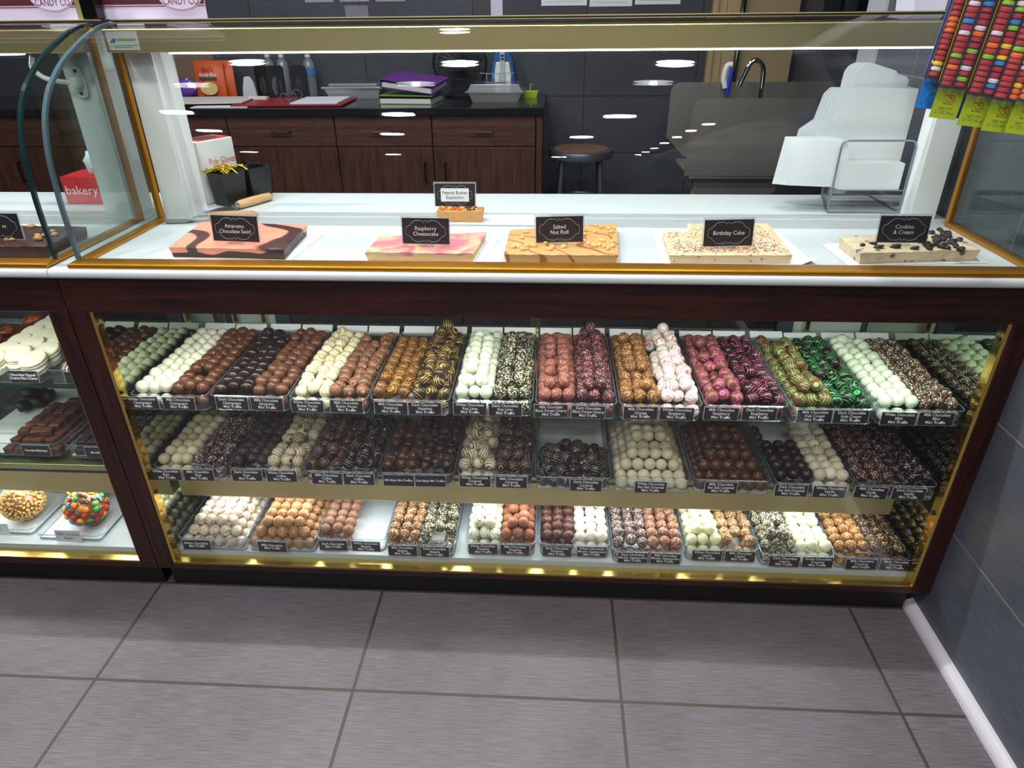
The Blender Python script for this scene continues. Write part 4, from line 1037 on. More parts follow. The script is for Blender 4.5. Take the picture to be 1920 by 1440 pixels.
# ------------------------------------------------------------------ things on the counter
BEECH = wood('beech_handle', (182,140,92), (214,176,126), 'x', 0.5, 3.0)
def spatula(loc, rotz, label, blade):
    t = thing('spatula', label, 'spatula', loc, rotz)
    pr = [(0.0085,0.0),(0.0105,0.01),(0.0115,0.05),(0.0105,0.09),(0.0095,0.108),(0.004,0.116),(0.0,0.117)]
    part('handle', MB().lathe([(0.0,0.0)]+pr, 16, Matrix.Translation((0,0,0.012)) @ Matrix.Rotation(PI/2, 4, 'Y') @ Matrix.Diagonal((1,1.15,1,1))), BEECH, t, world=False, smooth=True)
    if blade == 'wide':
        part('blade', MB().prism([(-0.005,-0.008),(-0.03,-0.026),(-0.085,-0.03),(-0.085,0.03),(-0.03,0.026),(-0.005,0.008)], 'z', 0.0085, 0.01).box(-0.012,0.002,-0.008,0.008,0.0075,0.0135), STEEL, t, world=False)
    else:
        p = MB(); z = [(0.0,0.012,0.007),(-0.028,0.012,0.0075),(-0.052,0.002,0.014),(-0.09,0.0022,0.015),(-0.092,0.003,0.015),(-0.1,0.004,0.013),(-0.104,0.0045,0.008)]
        vs = []; 
        for x, h, w_ in z: vs += [(x,-w_,h),(x,w_,h),(x,w_,h+0.0012),(x,-w_,h+0.0012)]
        fs = [(3,2,1,0), tuple(4*(len(z)-1)+k for k in range(4))]
        for i in range(len(z)-1):
            for k in range(4): fs.append((4*i+k, 4*i+(k+1)%4, 4*i+4+(k+1)%4, 4*i+4+k))
        p.add(vs, fs); part('blade', p, STEEL, t, world=False)
    return t
spatula((0.196,0.455,CT), math.atan2(0.1,0.05), 'short wide spatula with a wooden handle lying near the glove box', 'wide')
spatula((0.172,0.345,CT), 0.16, 'long offset spatula with a wooden handle behind the amaretto sign', 'long')
# glove box; the shade inside its top hole is painted as a dark oval
gb = thing('glove_box', 'white cardboard glove box with red lettering standing on end by the pillar', 'box', (0.085,0.575,CT), -0.5)
WBOX = plain('white_carton', (230,230,226), 0.5); RED = plain('red_print', (206,40,36), 0.5); REDI = plain('red_ink', (214,70,60), 0.6)
part('carton', MB().box(-0.042,0.042,-0.055,0.055,0,0.158), WBOX, gb, world=False, bevel=0.002)
part('red_panel', MB().box(-0.0425,-0.03,-0.0556,-0.0552,0.06,0.155).box(-0.036,0.036,-0.044,0.048,0.1582,0.1588), RED, gb, world=False)
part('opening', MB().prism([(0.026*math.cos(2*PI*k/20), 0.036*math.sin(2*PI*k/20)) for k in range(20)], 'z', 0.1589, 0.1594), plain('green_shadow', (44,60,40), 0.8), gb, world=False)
SIDE = Matrix.Rotation(PI/2, 4, 'Z') @ FACE
lettering('Poly Gloves', 0.024, REDI, gb, Matrix.Translation((0.0426,0.012,0.104)) @ SIDE, sx=0.72)
lettering('Cous', 0.017, DINK, gb, Matrix.Translation((0.0426,-0.036,0.086)) @ SIDE, name='script_lettering', sx=0.7, shear=0.4)
part('red_badge', MB().box(0.0422,0.0428,0.012,0.046,0.07,0.088), REDI, gb, world=False)
for i, (x, y, rz, lb) in enumerate(((0.152,0.518,-0.5,'black open bin of gold ties next to the glove box'),(0.197,0.583,-0.5,'black bin behind the one holding gold ties'))):
    b = thing('black_bin', lb, 'bin', (x, y, CT), rz)
    m = MB(); n = 4
    o0 = [(-0.026,-0.03,0),(0.026,-0.03,0),(0.026,0.03,0),(-0.026,0.03,0)]; o1 = [(-0.031,-0.037,0.085),(0.031,-0.037,0.085),(0.031,0.037,0.085),(-0.031,0.037,0.085)]
    i1 = [(-0.029,-0.035,0.085),(0.029,-0.035,0.085),(0.029,0.035,0.085),(-0.029,0.035,0.085)]; i0 = [(-0.024,-0.028,0.004),(0.024,-0.028,0.004),(0.024,0.028,0.004),(-0.024,0.028,0.004)]
    m.add(o0+o1+i1+i0, [(3,2,1,0)] + [(a*4+k, a*4+(k+1)%4, a*4+4+(k+1)%4, a*4+4+k) for a in range(3) for k in range(4)] + [(12,13,14,15)])
    part('bin_body', m, BPLAST, b, world=False, bevel=0.002)
m = MB()
for k in range(16):
    a = random.uniform(-0.5,0.9); x0_, y0_ = random.uniform(-0.02,0.02), random.uniform(-0.03,0.03); l = random.uniform(0.025,0.04)
    pth = [(x0_ - l*math.cos(a)*s - 0.008*s*s, y0_ - l*math.sin(a)*s, 0.006*random.random() + 0.012*(1-s*s)) for s in (-1,-0.5,0,0.5,1)]
    m.tube([(0.152+p[0], 0.518+p[1], CT+0.08+p[2]) for p in pth], 0.0013, 5)
o = solo('gold_ties', m, plain('gold_foil', (224,190,40), 0.25, 0.8), 'tangle of gold twist ties in the black bin', 'ties', kind='stuff')
# rack of flat cake boxes
rk = thing('wire_rack', 'grey wire rack holding flat white cake boxes by the pillar', 'rack', (1.775,0.55,CT))
WIRE = plain('grey_wire', (150,156,168), 0.35, 0.8)
def rr_path(x0,x1,z0,z1,y,r=0.012): return [(x0,y,z0),(x0,y,z1-r),(x0+r*0.3,y,z1-r*0.3),(x0+r,y,z1),(x1-r,y,z1),(x1-r*0.3,y,z1-r*0.3),(x1,y,z1-r),(x1,y,z0)]
part('front_hoop', MB().tube(rr_path(1.691,1.862,CT+0.002,1.083,0.45), 0.0024, 8), WIRE, rk)
part('rear_hoop', MB().tube(rr_path(1.74,1.862,CT+0.002,1.14,0.637), 0.0024, 8), WIRE, rk)
m = MB(); 
for k in range(7):
    s = k/6; m.tube([(1.692+0.048*s, 0.452+0.185*s, CT+0.002),(1.692+0.048*s, 0.452+0.185*s, CT+0.055-0.02*s),(1.862, 0.452+0.185*s, CT+0.055-0.02*s)], 0.0017, 6)
part('divider_wires', m, WIRE, rk)
part('base_wires', MB().tube([(1.691,0.45,CT+0.0025),(1.74,0.637,CT+0.0025),(1.862,0.637,CT+0.0025),(1.862,0.45,CT+0.0025),(1.691,0.45,CT+0.0025)], 0.0022, 6), WIRE, rk)
FLATB = plain('box_card', (230,234,234), 0.5)
def blank(poly, y, label, grp, lean=0.0):
    m = MB().prism(poly, 'y', y, y+0.0012)
    return solo('flat_box', m, FLATB, label, 'flat box', grp)
for k in range(6):
    y = 0.4575 + 0.0075*k; d = 0.0045*k
    blank([(1.582-d,0.978-0.001*k),(1.69-d,0.974),(1.71,0.968),(1.852,0.968),(1.852,1.03),(1.72,1.03),(1.705-d,1.0815+0.0008*k),(1.594-d,1.0815+0.0008*k)], y, 'small flat white box in the fan of boxes at the front of the rack', 'small flat boxes in the rack')
for k in range(6):
    y = 0.506 + 0.0085*k; d = 0.0055*k
    blank([(1.632-d,CT+0.06),(1.862,CT+0.06),(1.862,1.19),(1.702-d,1.19),(1.689-d,1.176),(1.677-d,1.118),(1.646-d,1.095)], y, 'large flat white box with a stepped edge in the middle of the rack', 'large flat boxes in the rack')
for k in range(3):
    y = 0.566 + 0.011*k; d = 0.01*k
    a = [(1.722-d,CT+0.062),(1.862,CT+0.062),(1.862,1.204-0.004*k),(1.855,1.211-0.004*k),(1.832,1.217),(1.828,1.224),(1.764-d,1.242)] + [(1.764-d-0.03*math.sin(g), 1.214+0.028*math.cos(g)) for g in (0.35,0.7,1.05,1.4)]
    blank(a, y, 'tall flat white box with a rounded tab at the back of the rack', 'tall flat boxes in the rack')
# bakery tissue box in the neighbouring case, white hook on its pillar
tb = thing('tissue_box', 'red bakery tissue box with white lettering in the neighbouring case', 'box', (-0.225,0.55,CT), 0.0)
REDB = plain('tissue_red', (226,36,46), 0.45)
part('carton', MB().box(-0.072,0.075,-0.045,0.055,0,0.072), REDB, tb, world=False, bevel=0.002)
lettering('bakery ti', 0.033, INK, tb, Matrix.Translation((-0.008,-0.0458,0.036)) @ FACE)
part('tissue', lump_mesh('tissue', 0.028, 3, 0.35, 2.0, (0.65,0.9,1.25), PAPER), None, tb, world=False).location = (0.012,-0.01,0.1)
hk = thing('hook_bracket', 'white plastic hook screwed to the pillar of the neighbouring case', 'hook', (-0.068,0.3618,1.225))
part('plate', MB().prism([(-0.012,-0.03),(0.0,-0.034),(0.014,-0.03),(0.017,0.0),(0.012,0.03),(0.0,0.034),(-0.014,0.03),(-0.017,0.0)], 'y', -0.007, 0.0), WPLAST, hk, world=False, bevel=0.002)
part('socket', MB().lathe([(0.0,0),(0.013,0),(0.012,0.014),(0.008,0.02),(0.0,0.02)], 16, Matrix.Translation((0,-0.006,0)) @ Matrix.Rotation(PI/2, 4, 'X')), WPLAST, hk, world=False, smooth=True)
part('arm', MB().tube(catmull([(0.0,-0.02,0.0),(-0.03,-0.026,0.004),(-0.06,-0.03,0.012),(-0.078,-0.032,0.03),(-0.074,-0.034,0.046),(-0.068,-0.035,0.056)], 5), 0.0052, 10), WPLAST, hk, world=False, smooth=True)
for z in (-0.023,0.024): part('screw', MB().lathe([(0.0,0),(0.004,0),(0.004,0.0012),(0.0,0.0016)], 12, Matrix.Translation((0.0,-0.007,z)) @ Matrix.Rotation(PI/2, 4, 'X')), DARKBRONZE, hk, world=False)

# ------------------------------------------------------------------ on top of the cases
MAROON = plain('maroon_print', (72,22,32), 0.5); LAV = plain('sign_lavender', (214,200,220), 0.5); ROSE = plain('rose_line', (140,60,80), 0.5)
TOPS = 1.3496
def candy_sign(x0, x1, label, left_text=None, oval=0.0):
    t = thing('candy_sign', label, 'sign', ((x0+x1)/2, 0.44, TOPS))
    w_ = (x1-x0)/2
    part('board', MB().box(-w_,w_,0.0,0.004,0.0,0.155), LAV, t, world=False)
    part('maroon_field', MB().box(-w_,w_,-0.0006,-0.0001,0.029,0.15), MAROON, t, world=False)
    part('rose_line', MB().box(-w_,w_,-0.0006,-0.0001,0.0245,0.0265), ROSE, t, world=False)
    ov = [(oval+0.052*math.cos(2*PI*k/40), 0.048+0.032*math.sin(2*PI*k/40)) for k in range(40)]
    part('oval_patch', MB().prism(ov, 'y', -0.0012, -0.0007), LAV, t, world=False)
    part('oval_line', MB().tube([(x*0.96+oval*0.04, -0.0014, 0.048+(z-0.048)*0.93) for x, z in ov], 0.0006, 4, closed=True), ROSE, t, world=False)
    lettering('CANDY CO', 0.0195, MAROON, t, Matrix.Translation((oval,-0.0015,0.034)) @ FACE, sx=0.8)
    if left_text:
        lettering(left_text[0], 0.022, LAV, t, Matrix.Translation((-0.125,-0.0012,0.0385)) @ FACE, name='price_lettering', sx=0.85)
        lettering(left_text[1], 0.0125, DINK, t, Matrix.Translation((-0.135,-0.0012,0.0135)) @ FACE, name='size_lettering', sx=0.9)
candy_sign(-0.02, 0.222, 'maroon and lavender candy shop sign standing on the main case', None, 0.068)
candy_sign(-0.39, -0.07, 'maroon price sign showing four dollars on the neighbouring case', ('PIECE $4.00','approximately 2" square'), 0.1)
bp_ = thing('corner_post', 'black corner post with a bright cap between the two candy signs', 'post', (-0.02,0.41,1.3502))
part('post_body', MB().box(-0.022,0.012,-0.012,0.02,0.0,0.07), plain('black_gloss', (14,14,16), 0.15), bp_, world=False, bevel=0.002)
part('bright_edge', MB().box(-0.034,-0.0225,-0.01,0.02,0.0,0.07), SATIN, bp_, world=False)
st = thing('maker_sticker', 'silver maker sticker with a blue mark at the end of the brass header', 'sticker', (0.094,0.2996,1.292))
part('label', MB().box(-0.034,0.034,-0.0004,0,0,0.036), plain('silver_label', (206,212,198), 0.4, 0.3), st, world=False)
part('blue_mark', MB().prism([(-0.03,0.014),(-0.018,0.014),(-0.014,0.022),(-0.022,0.022)], 'y', -0.0007, -0.0004), plain('mark_blue', (74,86,160), 0.5), st, world=False)
gl = MB()
for a, b_, z in ((-0.012,0.028,0.0175),(-0.03,0.03,0.008),(-0.022,0.018,0.0045)): gl.box(a,b_,-0.0007,-0.0004,z,z+(0.005 if z > 0.01 else 0.0018))
part('small_print', gl, plain('print_green', (120,140,124), 0.6), st, world=False)
solo('paper_box', MB().prism([(1.79,1.3497),(1.856,1.3497),(1.86,1.43),(1.78,1.43)], 'y', 0.47, 0.56), plain('lilac_card', (222,218,230), 0.5), 'small white card box standing on top of the case near the candy packs', 'box')

# ------------------------------------------------------------------ back counter and what stands on it
BT = 0.956
STONE = plain('black_stone', (26,26,30), 0.12, 0, 0.6)
solo('worktop', MB().box(-2.2,0.966,2.195,2.848,BT-0.034,BT), STONE, 'long black stone worktop over the walnut cabinets', 'worktop', bevel=0.003)
PULL = plain('dark_pull', (60,54,52), 0.25, 0.9)
xs = [(-2.18,-1.7),(-1.695,-1.155),(-1.15,-0.612),(-0.606,-0.07),(-0.064,0.413),(0.42,0.924)]
names = ['farthest cabinet hidden beyond the neighbouring case','cabinet behind the neighbouring case','cabinet partly behind the glove box','walnut cabinet below the red binder','walnut cabinet below the purple binder','walnut cabinet at the open end under the fan']
for i, ((a, b_), nm) in enumerate(zip(xs, names)):
    t = thing('base_cabinet', nm if 'walnut' in nm else 'walnut ' + nm, 'cabinet', ((a+b_)/2, 2.5, 0), 0, 'cabinets along the back wall')
    part('carcass', MB().box(a-0.002,b_+0.002,2.238,2.845,0.09,BT-0.035), CABZ, t)
    part('plinth', MB().box(a,b_,2.29,2.84,0,0.0895), BLACK, t)
    dw = part('drawer', MB().box(a,b_,2.218,2.2375,0.776,0.9205), CABX, t, bevel=0.0015)
    c = (a+b_)/2
    part('handle', MB().tube([(c-0.045,2.217,0.845),(c-0.045,2.196,0.845),(c+0.045,2.196,0.845),(c+0.045,2.217,0.845)], 0.0045, 8), PULL, dw)
    dr = part('door', MB().box(a,b_,2.218,2.2375,0.1,0.771), CABZ, t, bevel=0.0015)
    hx = {2:b_-0.05,3:a+0.045,4:b_-0.04,5:a+0.055}.get(i, b_-0.05)
    part('handle', MB().tube([(hx,2.217,0.70),(hx,2.196,0.70),(hx,2.196,0.605),(hx,2.217,0.605)], 0.0045, 8), PULL, dr)
solo('end_panel', MB().box(0.93,0.958,2.215,2.845,0,BT-0.035), CABZ, 'upright walnut end panel closing the cabinet run', 'panel')
# orange rice pouches, purple sweet bag, board
ORG = plain('pouch_orange', (206,84,34), 0.35, bump=0.2, bscale=20)
def pouch(x, y, label, lettered, w_=0.165, h=0.185):
    t = thing('rice_pouch', label, 'pouch', (x,y,BT)); t.rotation_euler = (-0.12,0,0)
    m = MB(); vs = []; N = 8
    for i in range(N+1):
        for j in range(N+1):
            u, v = i/N-0.5, j/N
            bul = 0.02*math.sin(PI*(u+0.5))*math.sin(PI*min(1,v*1.1)) if v < 0.91 else 0
            vs.append((u*w_*(1-0.04*v), -bul-0.002, v*h))
    for i in range(N+1):
        for j in range(N+1): vs.append((vs[i*(N+1)+j][0], 0.004, vs[i*(N+1)+j][2]))
    K = (N+1)**2; fs = []
    for i in range(N):
        for j in range(N):
            a = i*(N+1)+j; q = (a, a+N+1, a+N+2, a+1); fs += [q, tuple(K+k for k in q[::-1])]
    m.add(vs, fs); part('pouch_body', m, ORG, t, world=False, smooth=True)
    if lettered:
        part('green_band', MB().box(-0.05,0.045,-0.0245,-0.0235,0.088,0.102), plain('band_green', (28,62,60), 0.5), t, world=False)
        rice = [( -0.002+0.048*math.cos(2*PI*k/24), 0.047+0.034*math.sin(2*PI*k/24)) for k in range(24)]
        part('bowl_picture', MB().prism(rice, 'y', -0.0246, -0.0236), plain('rice_print', (206,182,110), 0.6, var=0.3, bscale=160), t, world=False)
        lettering("Ben's", 0.034, plain('navy_ink', (34,34,96), 0.5), t, Matrix.Translation((0,-0.0215,0.142)) @ FACE, sx=0.9)
        lettering('Ready Rice', 0.024, INK, t, Matrix.Translation((0,-0.0246,0.115)) @ FACE, name='product_lettering', sx=0.9, shear=0.25)
pouch(-0.872, 2.68, 'orange rice pouch with a bowl of rice pictured on it', True)
pouch(-0.835, 2.72, 'orange rice pouch mostly hidden behind the front one', False)
pb = thing('sweet_bag', 'purple sweet bag with pale dots lying beside the rice pouches', 'bag', (-1.02,2.66,BT)); pb.rotation_euler = (-0.15,0,0)
part('bag_body', lump_mesh('bag_body', 0.058, 3, 0.12, 1.5, (1.25,0.4,0.92), candy_mat('purple_wrap', (98,46,150), 'speck', (206,190,226), 0.3, 0.8, 0.55)), None, pb, world=False).location = (0,0,0.052)
solo('cork_board', MB().box(-1.2,-0.9,2.836,2.849,1.0,1.166), plain('brown_board', (122,98,80), 0.7), 'brown board leaning on the back wall behind the rice pouches', 'board')
def flat_sheet(name, x0, x1, y0, y1, z, h, mat, label, cat, rot=0.0):
    t = MB().box(-(x1-x0)/2,(x1-x0)/2,-(y1-y0)/2,(y1-y0)/2,0,h)
    me = t.mesh(name); me.materials.append(mat)
    o = bpy.data.objects.new(name, me); COL.objects.link(o); o.location = ((x0+x1)/2,(y0+y1)/2,z); o.rotation_euler = (0,0,rot); ROOTM[o.name] = Matrix.Translation(o.location)
    return tag(o, label, cat)
LILP = plain('lilac_paper', (196,190,206), 0.7, var=0.12, bscale=40)
flat_sheet('magazine', -1.06,-0.66,2.34,2.62,BT+0.0005,0.012,LILP,'stack of lilac printed pages on the black worktop','papers',0.06)
flat_sheet('paper_sheet', -1.0,-0.56,2.27,2.5,BT+0.013,0.004,plain('cream_paper', (206,200,190), 0.7),'cream sheets spread over the lilac pages','papers',0.12)
flat_sheet('paper_sheet', -0.78,-0.5,2.225,2.3,BT+0.0005,0.003,PAPER,'white sheet at the worktop edge under the red binder','paper',0.05)
rb = thing('ring_binder', 'open red ring binder with a white page on the worktop', 'binder', (-0.3,2.42,BT+0.0035), 0.03)
REDC = plain('binder_red', (150,30,48), 0.4)
part('left_cover', MB().box(-0.29,-0.04,-0.17,0.17,0,0.006), REDC, rb, world=False); part('right_cover', MB().box(-0.03,0.265,-0.17,0.16,0,0.006), REDC, rb, world=False); part('spine', MB().box(-0.04,-0.03,-0.17,0.17,0,0.004), REDC, rb, world=False)
part('page', MB().box(0.0,0.235,-0.14,0.15,0.0065,0.012), plain('page_white', (216,218,230), 0.7), rb, world=False)
for y in (-0.1,0.0,0.1): part('ring', MB().tube([(-0.035+0.026*math.cos(a), y, 0.028+0.024*math.sin(a)) for a in [2*PI*k/20 for k in range(20)]], 0.0024, 6, closed=True), STEEL, rb, world=False)
solo('card_box', MB().box(-0.6,-0.5,2.5,2.54,BT+0.0005,BT+0.022), plain('cream_card', (224,218,200), 0.6), 'small cream card box behind the red binder', 'box')
BAGM = plain('crumpled_paper', (196,196,200), 0.7, bump=0.4, bscale=30)
bgm = MB().prism([(-0.04,0.0),(0.04,0.0),(0.03,0.08),(0.012,0.112),(-0.018,0.11),(-0.034,0.05)], 'y', -0.012, 0.012)
solo('paper_bag', bgm.mesh('paper_bag', bevel=0.006), BAGM, 'crumpled white paper bag leaning by the black bookends', 'bag').location = (-0.632,2.62,BT)
def bookend(x0, x1, y, label, rot, ov, base_dir):
    t = thing('bookend', label, 'bookend', ((x0+x1)/2, y, BT), rot); w_ = (x1-x0)/2; h = 0.165
    outer = [(-w_,0.0),(w_,0.0),(w_,h-0.012),(w_-0.012,h),(-w_+0.012,h),(-w_,h-0.012)]
    # upright plate with an oval window: built as a ring of quads between outline and window
    N = 40; win = [(ov[0]+ov[2]*math.cos(2*PI*k/N), ov[1]+ov[3]*math.sin(2*PI*k/N)) for k in range(N)]
    def edge(a):
        dx, dz = math.cos(a), math.sin(a); c = (ov[0], ov[1]); best = 9
        for p, q in zip(outer, outer[1:]+outer[:1]):
            ex, ez = q[0]-p[0], q[1]-p[1]; den = dx*ez - dz*ex
            if abs(den) < 1e-9: continue
            s = ((p[0]-c[0])*ez - (p[1]-c[1])*ex)/den; u = ((p[0]-c[0])*dz - (p[1]-c[1])*dx)/den
            if s > 0 and -1e-6 <= u <= 1+1e-6: best = min(best, s)
        return (c[0]+dx*best, c[1]+dz*best)
    out = [edge(2*PI*k/N) for k in range(N)]
    vs = []; fs = []
    for y_ in (-0.0025, 0.0025): vs += [(p[0],y_,p[1]) for p in win] + [(p[0],y_,p[1]) for p in out]
    for k in range(N):
        j = (k+1)%N
        fs += [(k,j,N+j,N+k),(2*N+k,3*N+k,3*N+j,2*N+j),(k,2*N+k,2*N+j,j),(N+k,N+j,3*N+j,3*N+k)]
    part('upright', MB().add(vs, fs), BPLAST, t, world=False)
    part('foot', MB().box(-w_,w_,0.0026,0.06,0.0005,0.003), BPLAST, t, world=False)
bookend(-0.615,-0.53,2.67,'black metal bookend tilted against the other black bookend',-0.25,(0.0,0.06,0.022,0.05),1)
bookend(-0.52,-0.425,2.605,'wide black metal bookend in front of two water bottles',0.0,(0.0,0.06,0.026,0.052),1)
bookend(-0.392,-0.305,2.62,'black metal bookend in front of the labelled water bottle',0.05,(-0.008,0.06,0.02,0.05),1)
WATER = glass('bottle_plastic', (0.86,0.88,0.92), 2.2, 0.12, milk=0.25, milkcol=(206,212,222), ior=1.45)
def bottle(x, y, label, blue):
    t = thing('water_bottle', label, 'bottle', (x,y,BT))
    pr = [(0.0,0.0),(0.03,0.002)]; 
    for k in range(8): pr += [(0.0315,0.012+0.011*k),(0.0295,0.0175+0.011*k)]
    pr += [(0.032,0.1),(0.032,0.15),(0.028,0.172),(0.014,0.19),(0.0125,0.196),(0.0,0.197)]
    part('bottle_body', MB().lathe(pr, 24), WATER, t, world=False, smooth=True)
    part('cap', MB().lathe([(0.0,0.196),(0.0145,0.196),(0.0145,0.209),(0.0,0.21)], 20), WPLAST, t, world=False)
    if blue: part('label', MB().lathe([(0.0326,0.108),(0.0326,0.142)], 24), plain('bottle_blue', (60,120,180), 0.4), t, world=False)
bottle(-0.575,2.8,'water bottle farthest towards the paper bag behind the bookends',False)
bottle(-0.49,2.78,'water bottle in the middle behind the wide bookend',False)
bottle(-0.335,2.76,'water bottle with a blue label behind the single bookend',True)
def tub(t, w0, d0, w1, d1, h, mat, name, th=0.002):
    o0 = [(-w0,-d0,0),(w0,-d0,0),(w0,d0,0),(-w0,d0,0)]; o1 = [(-w1,-d1,h),(w1,-d1,h),(w1,d1,h),(-w1,d1,h)]
    i1 = [(x*(1-th/abs(x)),y*(1-th/abs(y)),z) for x,y,z in o1]; i0 = [(x*0.98,y*0.98,0.003) for x,y,z in o0]
    return part(name, MB().add(o0+o1+i1+i0, [(3,2,1,0)]+[(a*4+k,a*4+(k+1)%4,a*4+4+(k+1)%4,a*4+4+k) for a in range(3) for k in range(4)]+[(12,13,14,15)]), mat, t, world=False)
CLR = glass('cloudy_plastic', (0.9,0.91,0.92), 1.4, 0.15, milk=0.38, milkcol=(200,204,208))
c1 = thing('clear_container', 'cloudy plastic container with a flat lid beside the purple binder', 'container', (-0.06,2.68,BT))
tub(c1,0.13,0.08,0.15,0.095,0.05,CLR,'tub'); part('lid', MB().box(-0.165,0.165,-0.105,0.105,0.0505,0.062).box(-0.13,0.13,-0.08,0.08,0.0621,0.075), CLR, c1, world=False, bevel=0.004)
PUR = plain('binder_purple', (104,44,132), 0.4); GRN = plain('binder_green', (104,150,70), 0.4)
def binder(x, y, z, mat, label, tilt, rot):
    t = thing('closed_binder', label, 'binder', (x,y,z), rot); t.rotation_euler = (tilt[0],tilt[1],rot)
    part('lower_cover', MB().box(-0.14,0.14,-0.11,0.13,0,0.003), mat, t, world=False)
    part('upper_cover', MB().box(-0.14,0.14,-0.11,0.13,0.036,0.039), mat, t, world=False)
    part('spine', MB().box(-0.143,-0.1401,-0.11,0.13,0,0.039), mat, t, world=False)
    part('pages', MB().box(-0.135,0.128,-0.105,0.125,0.0035,0.024), plain('page_edge', (206,204,206), 0.7, var=0.1, bscale=300), t, world=False)
binder(0.285,2.45,BT+0.0008,GRN,'closed green binder underneath the purple binder',(0,0),-0.12)
pbz = binder(0.3,2.47,BT+0.07,PUR,'closed purple binder tilted on top of the green binder',(0.1,0.11),-0.2)
# desk fan
fn = thing('desk_fan', 'black round desk fan standing against the back wall', 'fan', (0.505,2.72,BT))
FB = plain('fan_black', (22,22,24), 0.35)
fc = Matrix.Translation((0,0,0.16)) @ Matrix.Rotation(0.12, 4, 'X') @ Matrix.Rotation(PI/2, 4, 'X')
def ringp(r, z, n=40): return [(r*math.cos(2*PI*k/n), r*math.sin(2*PI*k/n), z) for k in range(n)]
part('base', MB().lathe([(0.0,0),(0.085,0),(0.088,0.008),(0.06,0.02),(0.02,0.026),(0.0,0.026)], 28), FB, fn, world=False, smooth=True)
part('stand', MB().tube([(-0.03,0,0.02),(-0.05,0,0.05)], 0.006, 8).tube([(0.03,0,0.02),(0.05,0,0.05)], 0.006, 8), FB, fn, world=False)
part('outer_ring', MB().tube(ringp(0.142,0), 0.0065, 8, True, fc), FB, fn, world=False, smooth=True)
gm = MB()
for k in range(48):
    a = 2*PI*k/48; gm.tube([(0.03*math.cos(a),0.03*math.sin(a),0.045),(0.1*math.cos(a+0.1),0.1*math.sin(a+0.1),0.04),(0.14*math.cos(a+0.15),0.14*math.sin(a+0.15),0.003)], 0.0011, 4, M=fc)
for r in (0.07,0.11): gm.tube(ringp(r,0.043 if r < 0.1 else 0.034), 0.0012, 4, True, fc)
part('grille', gm, FB, fn, world=False)
bl = MB()
for k in range(3):
    a0 = 2*PI*k/3; vs = []
    for i in range(7):
        for j in range(2):
            a = a0 + i*0.22; r = 0.035 + j*0.088
            vs.append((r*math.cos(a), r*math.sin(a), -0.006+0.004*i))
    K = len(vs); vs += [(x,y,z-0.002) for x,y,z in vs]
    fs = []
    for i in range(6): q = (2*i,2*i+1,2*i+3,2*i+2); fs += [q, tuple(K+p for p in q[::-1])]
    bl.add(vs, fs, fc)
part('blades', bl, plain('fan_blade', (46,46,50), 0.3), fn, world=False)
part('hub', MB().lathe([(0.0,0.05),(0.03,0.05),(0.032,0.044),(0.03,-0.02),(0.0,-0.02)], 24, fc), FB, fn, world=False, smooth=True)
# blue and white hand vacuum
vc = thing('hand_vacuum', 'blue and white hand vacuum upright next to the fan', 'vacuum', (0.738,2.72,BT))
BLU = plain('vacuum_blue', (36,92,150), 0.3)
part('body', MB().prism([(-0.062,0.0),(0.062,0.0),(0.066,0.09),(0.058,0.16),(0.036,0.24),(-0.036,0.24),(-0.058,0.16),(-0.066,0.09)], 'y', -0.035, 0.035), BLU, vc, world=False, bevel=0.012, seg=3)
part('white_shell', MB().prism([(-0.036,0.03),(0.04,0.03),(0.046,0.1),(0.036,0.17),(-0.036,0.17),(-0.046,0.1)], 'y', -0.046, -0.03), WPLAST, vc, world=False, bevel=0.006)
part('grip', MB().box(-0.013,0.013,-0.052,-0.044,0.02,0.225), plain('grip_grey', (176,184,196), 0.4), vc, world=False, bevel=0.003)
for z in (0.2,0.185): part('button', MB().box(-0.008,0.008,-0.055,-0.0515,z-0.004,z+0.005), BPLAST, vc, world=False)
ft = thing('foil_tray', 'foil tray with a plastic lid near the end of the worktop', 'foil tray', (0.715,2.5,BT))
FOIL = plain('foil', (196,192,180), 0.3, 0.9, bump=0.3, bscale=70)
tub(ft,0.115,0.07,0.135,0.085,0.045,FOIL,'foil_pan'); part('lid', MB().prism([(-0.155,0.0),(0.155,0.0),(0.135,0.012),(0.12,0.04),(-0.12,0.04),(-0.135,0.012)], 'y', -0.1, 0.1, Matrix.Translation((0,0,0.0455))), CLR, ft, world=False, bevel=0.003)
m = MB()
for x in (-0.045,-0.012,0.02,0.05): m.tube([(0.715+x,2.47,BT+0.0865),(0.715+x,2.47,BT+0.132)], 0.0022, 6)
m.tube([(0.635,2.468,BT+0.132),(0.715,2.468,BT+0.128),(0.81,2.468,BT+0.132)], 0.0018, 6).tube([(0.66,2.472,BT+0.0875),(0.775,2.472,BT+0.0875)], 0.002, 6)
solo('wire_stand', m, CHROME, 'thin wire stand resting on the lid of the foil tray', 'stand')
gc = thing('green_caddy', 'lime green plastic caddy at the very end of the worktop', 'caddy', (0.885,2.65,BT))
tub(gc,0.036,0.03,0.042,0.034,0.03,plain('lime_plastic', (156,190,40), 0.4),'caddy_body'); part('loop', MB().tube([(0.0,0.033,0.03),(0.0,0.033,0.06),(0.01,0.033,0.066),(0.014,0.033,0.055)], 0.003, 6), plain('lime_plastic', (156,190,40), 0.4), gc, world=False)
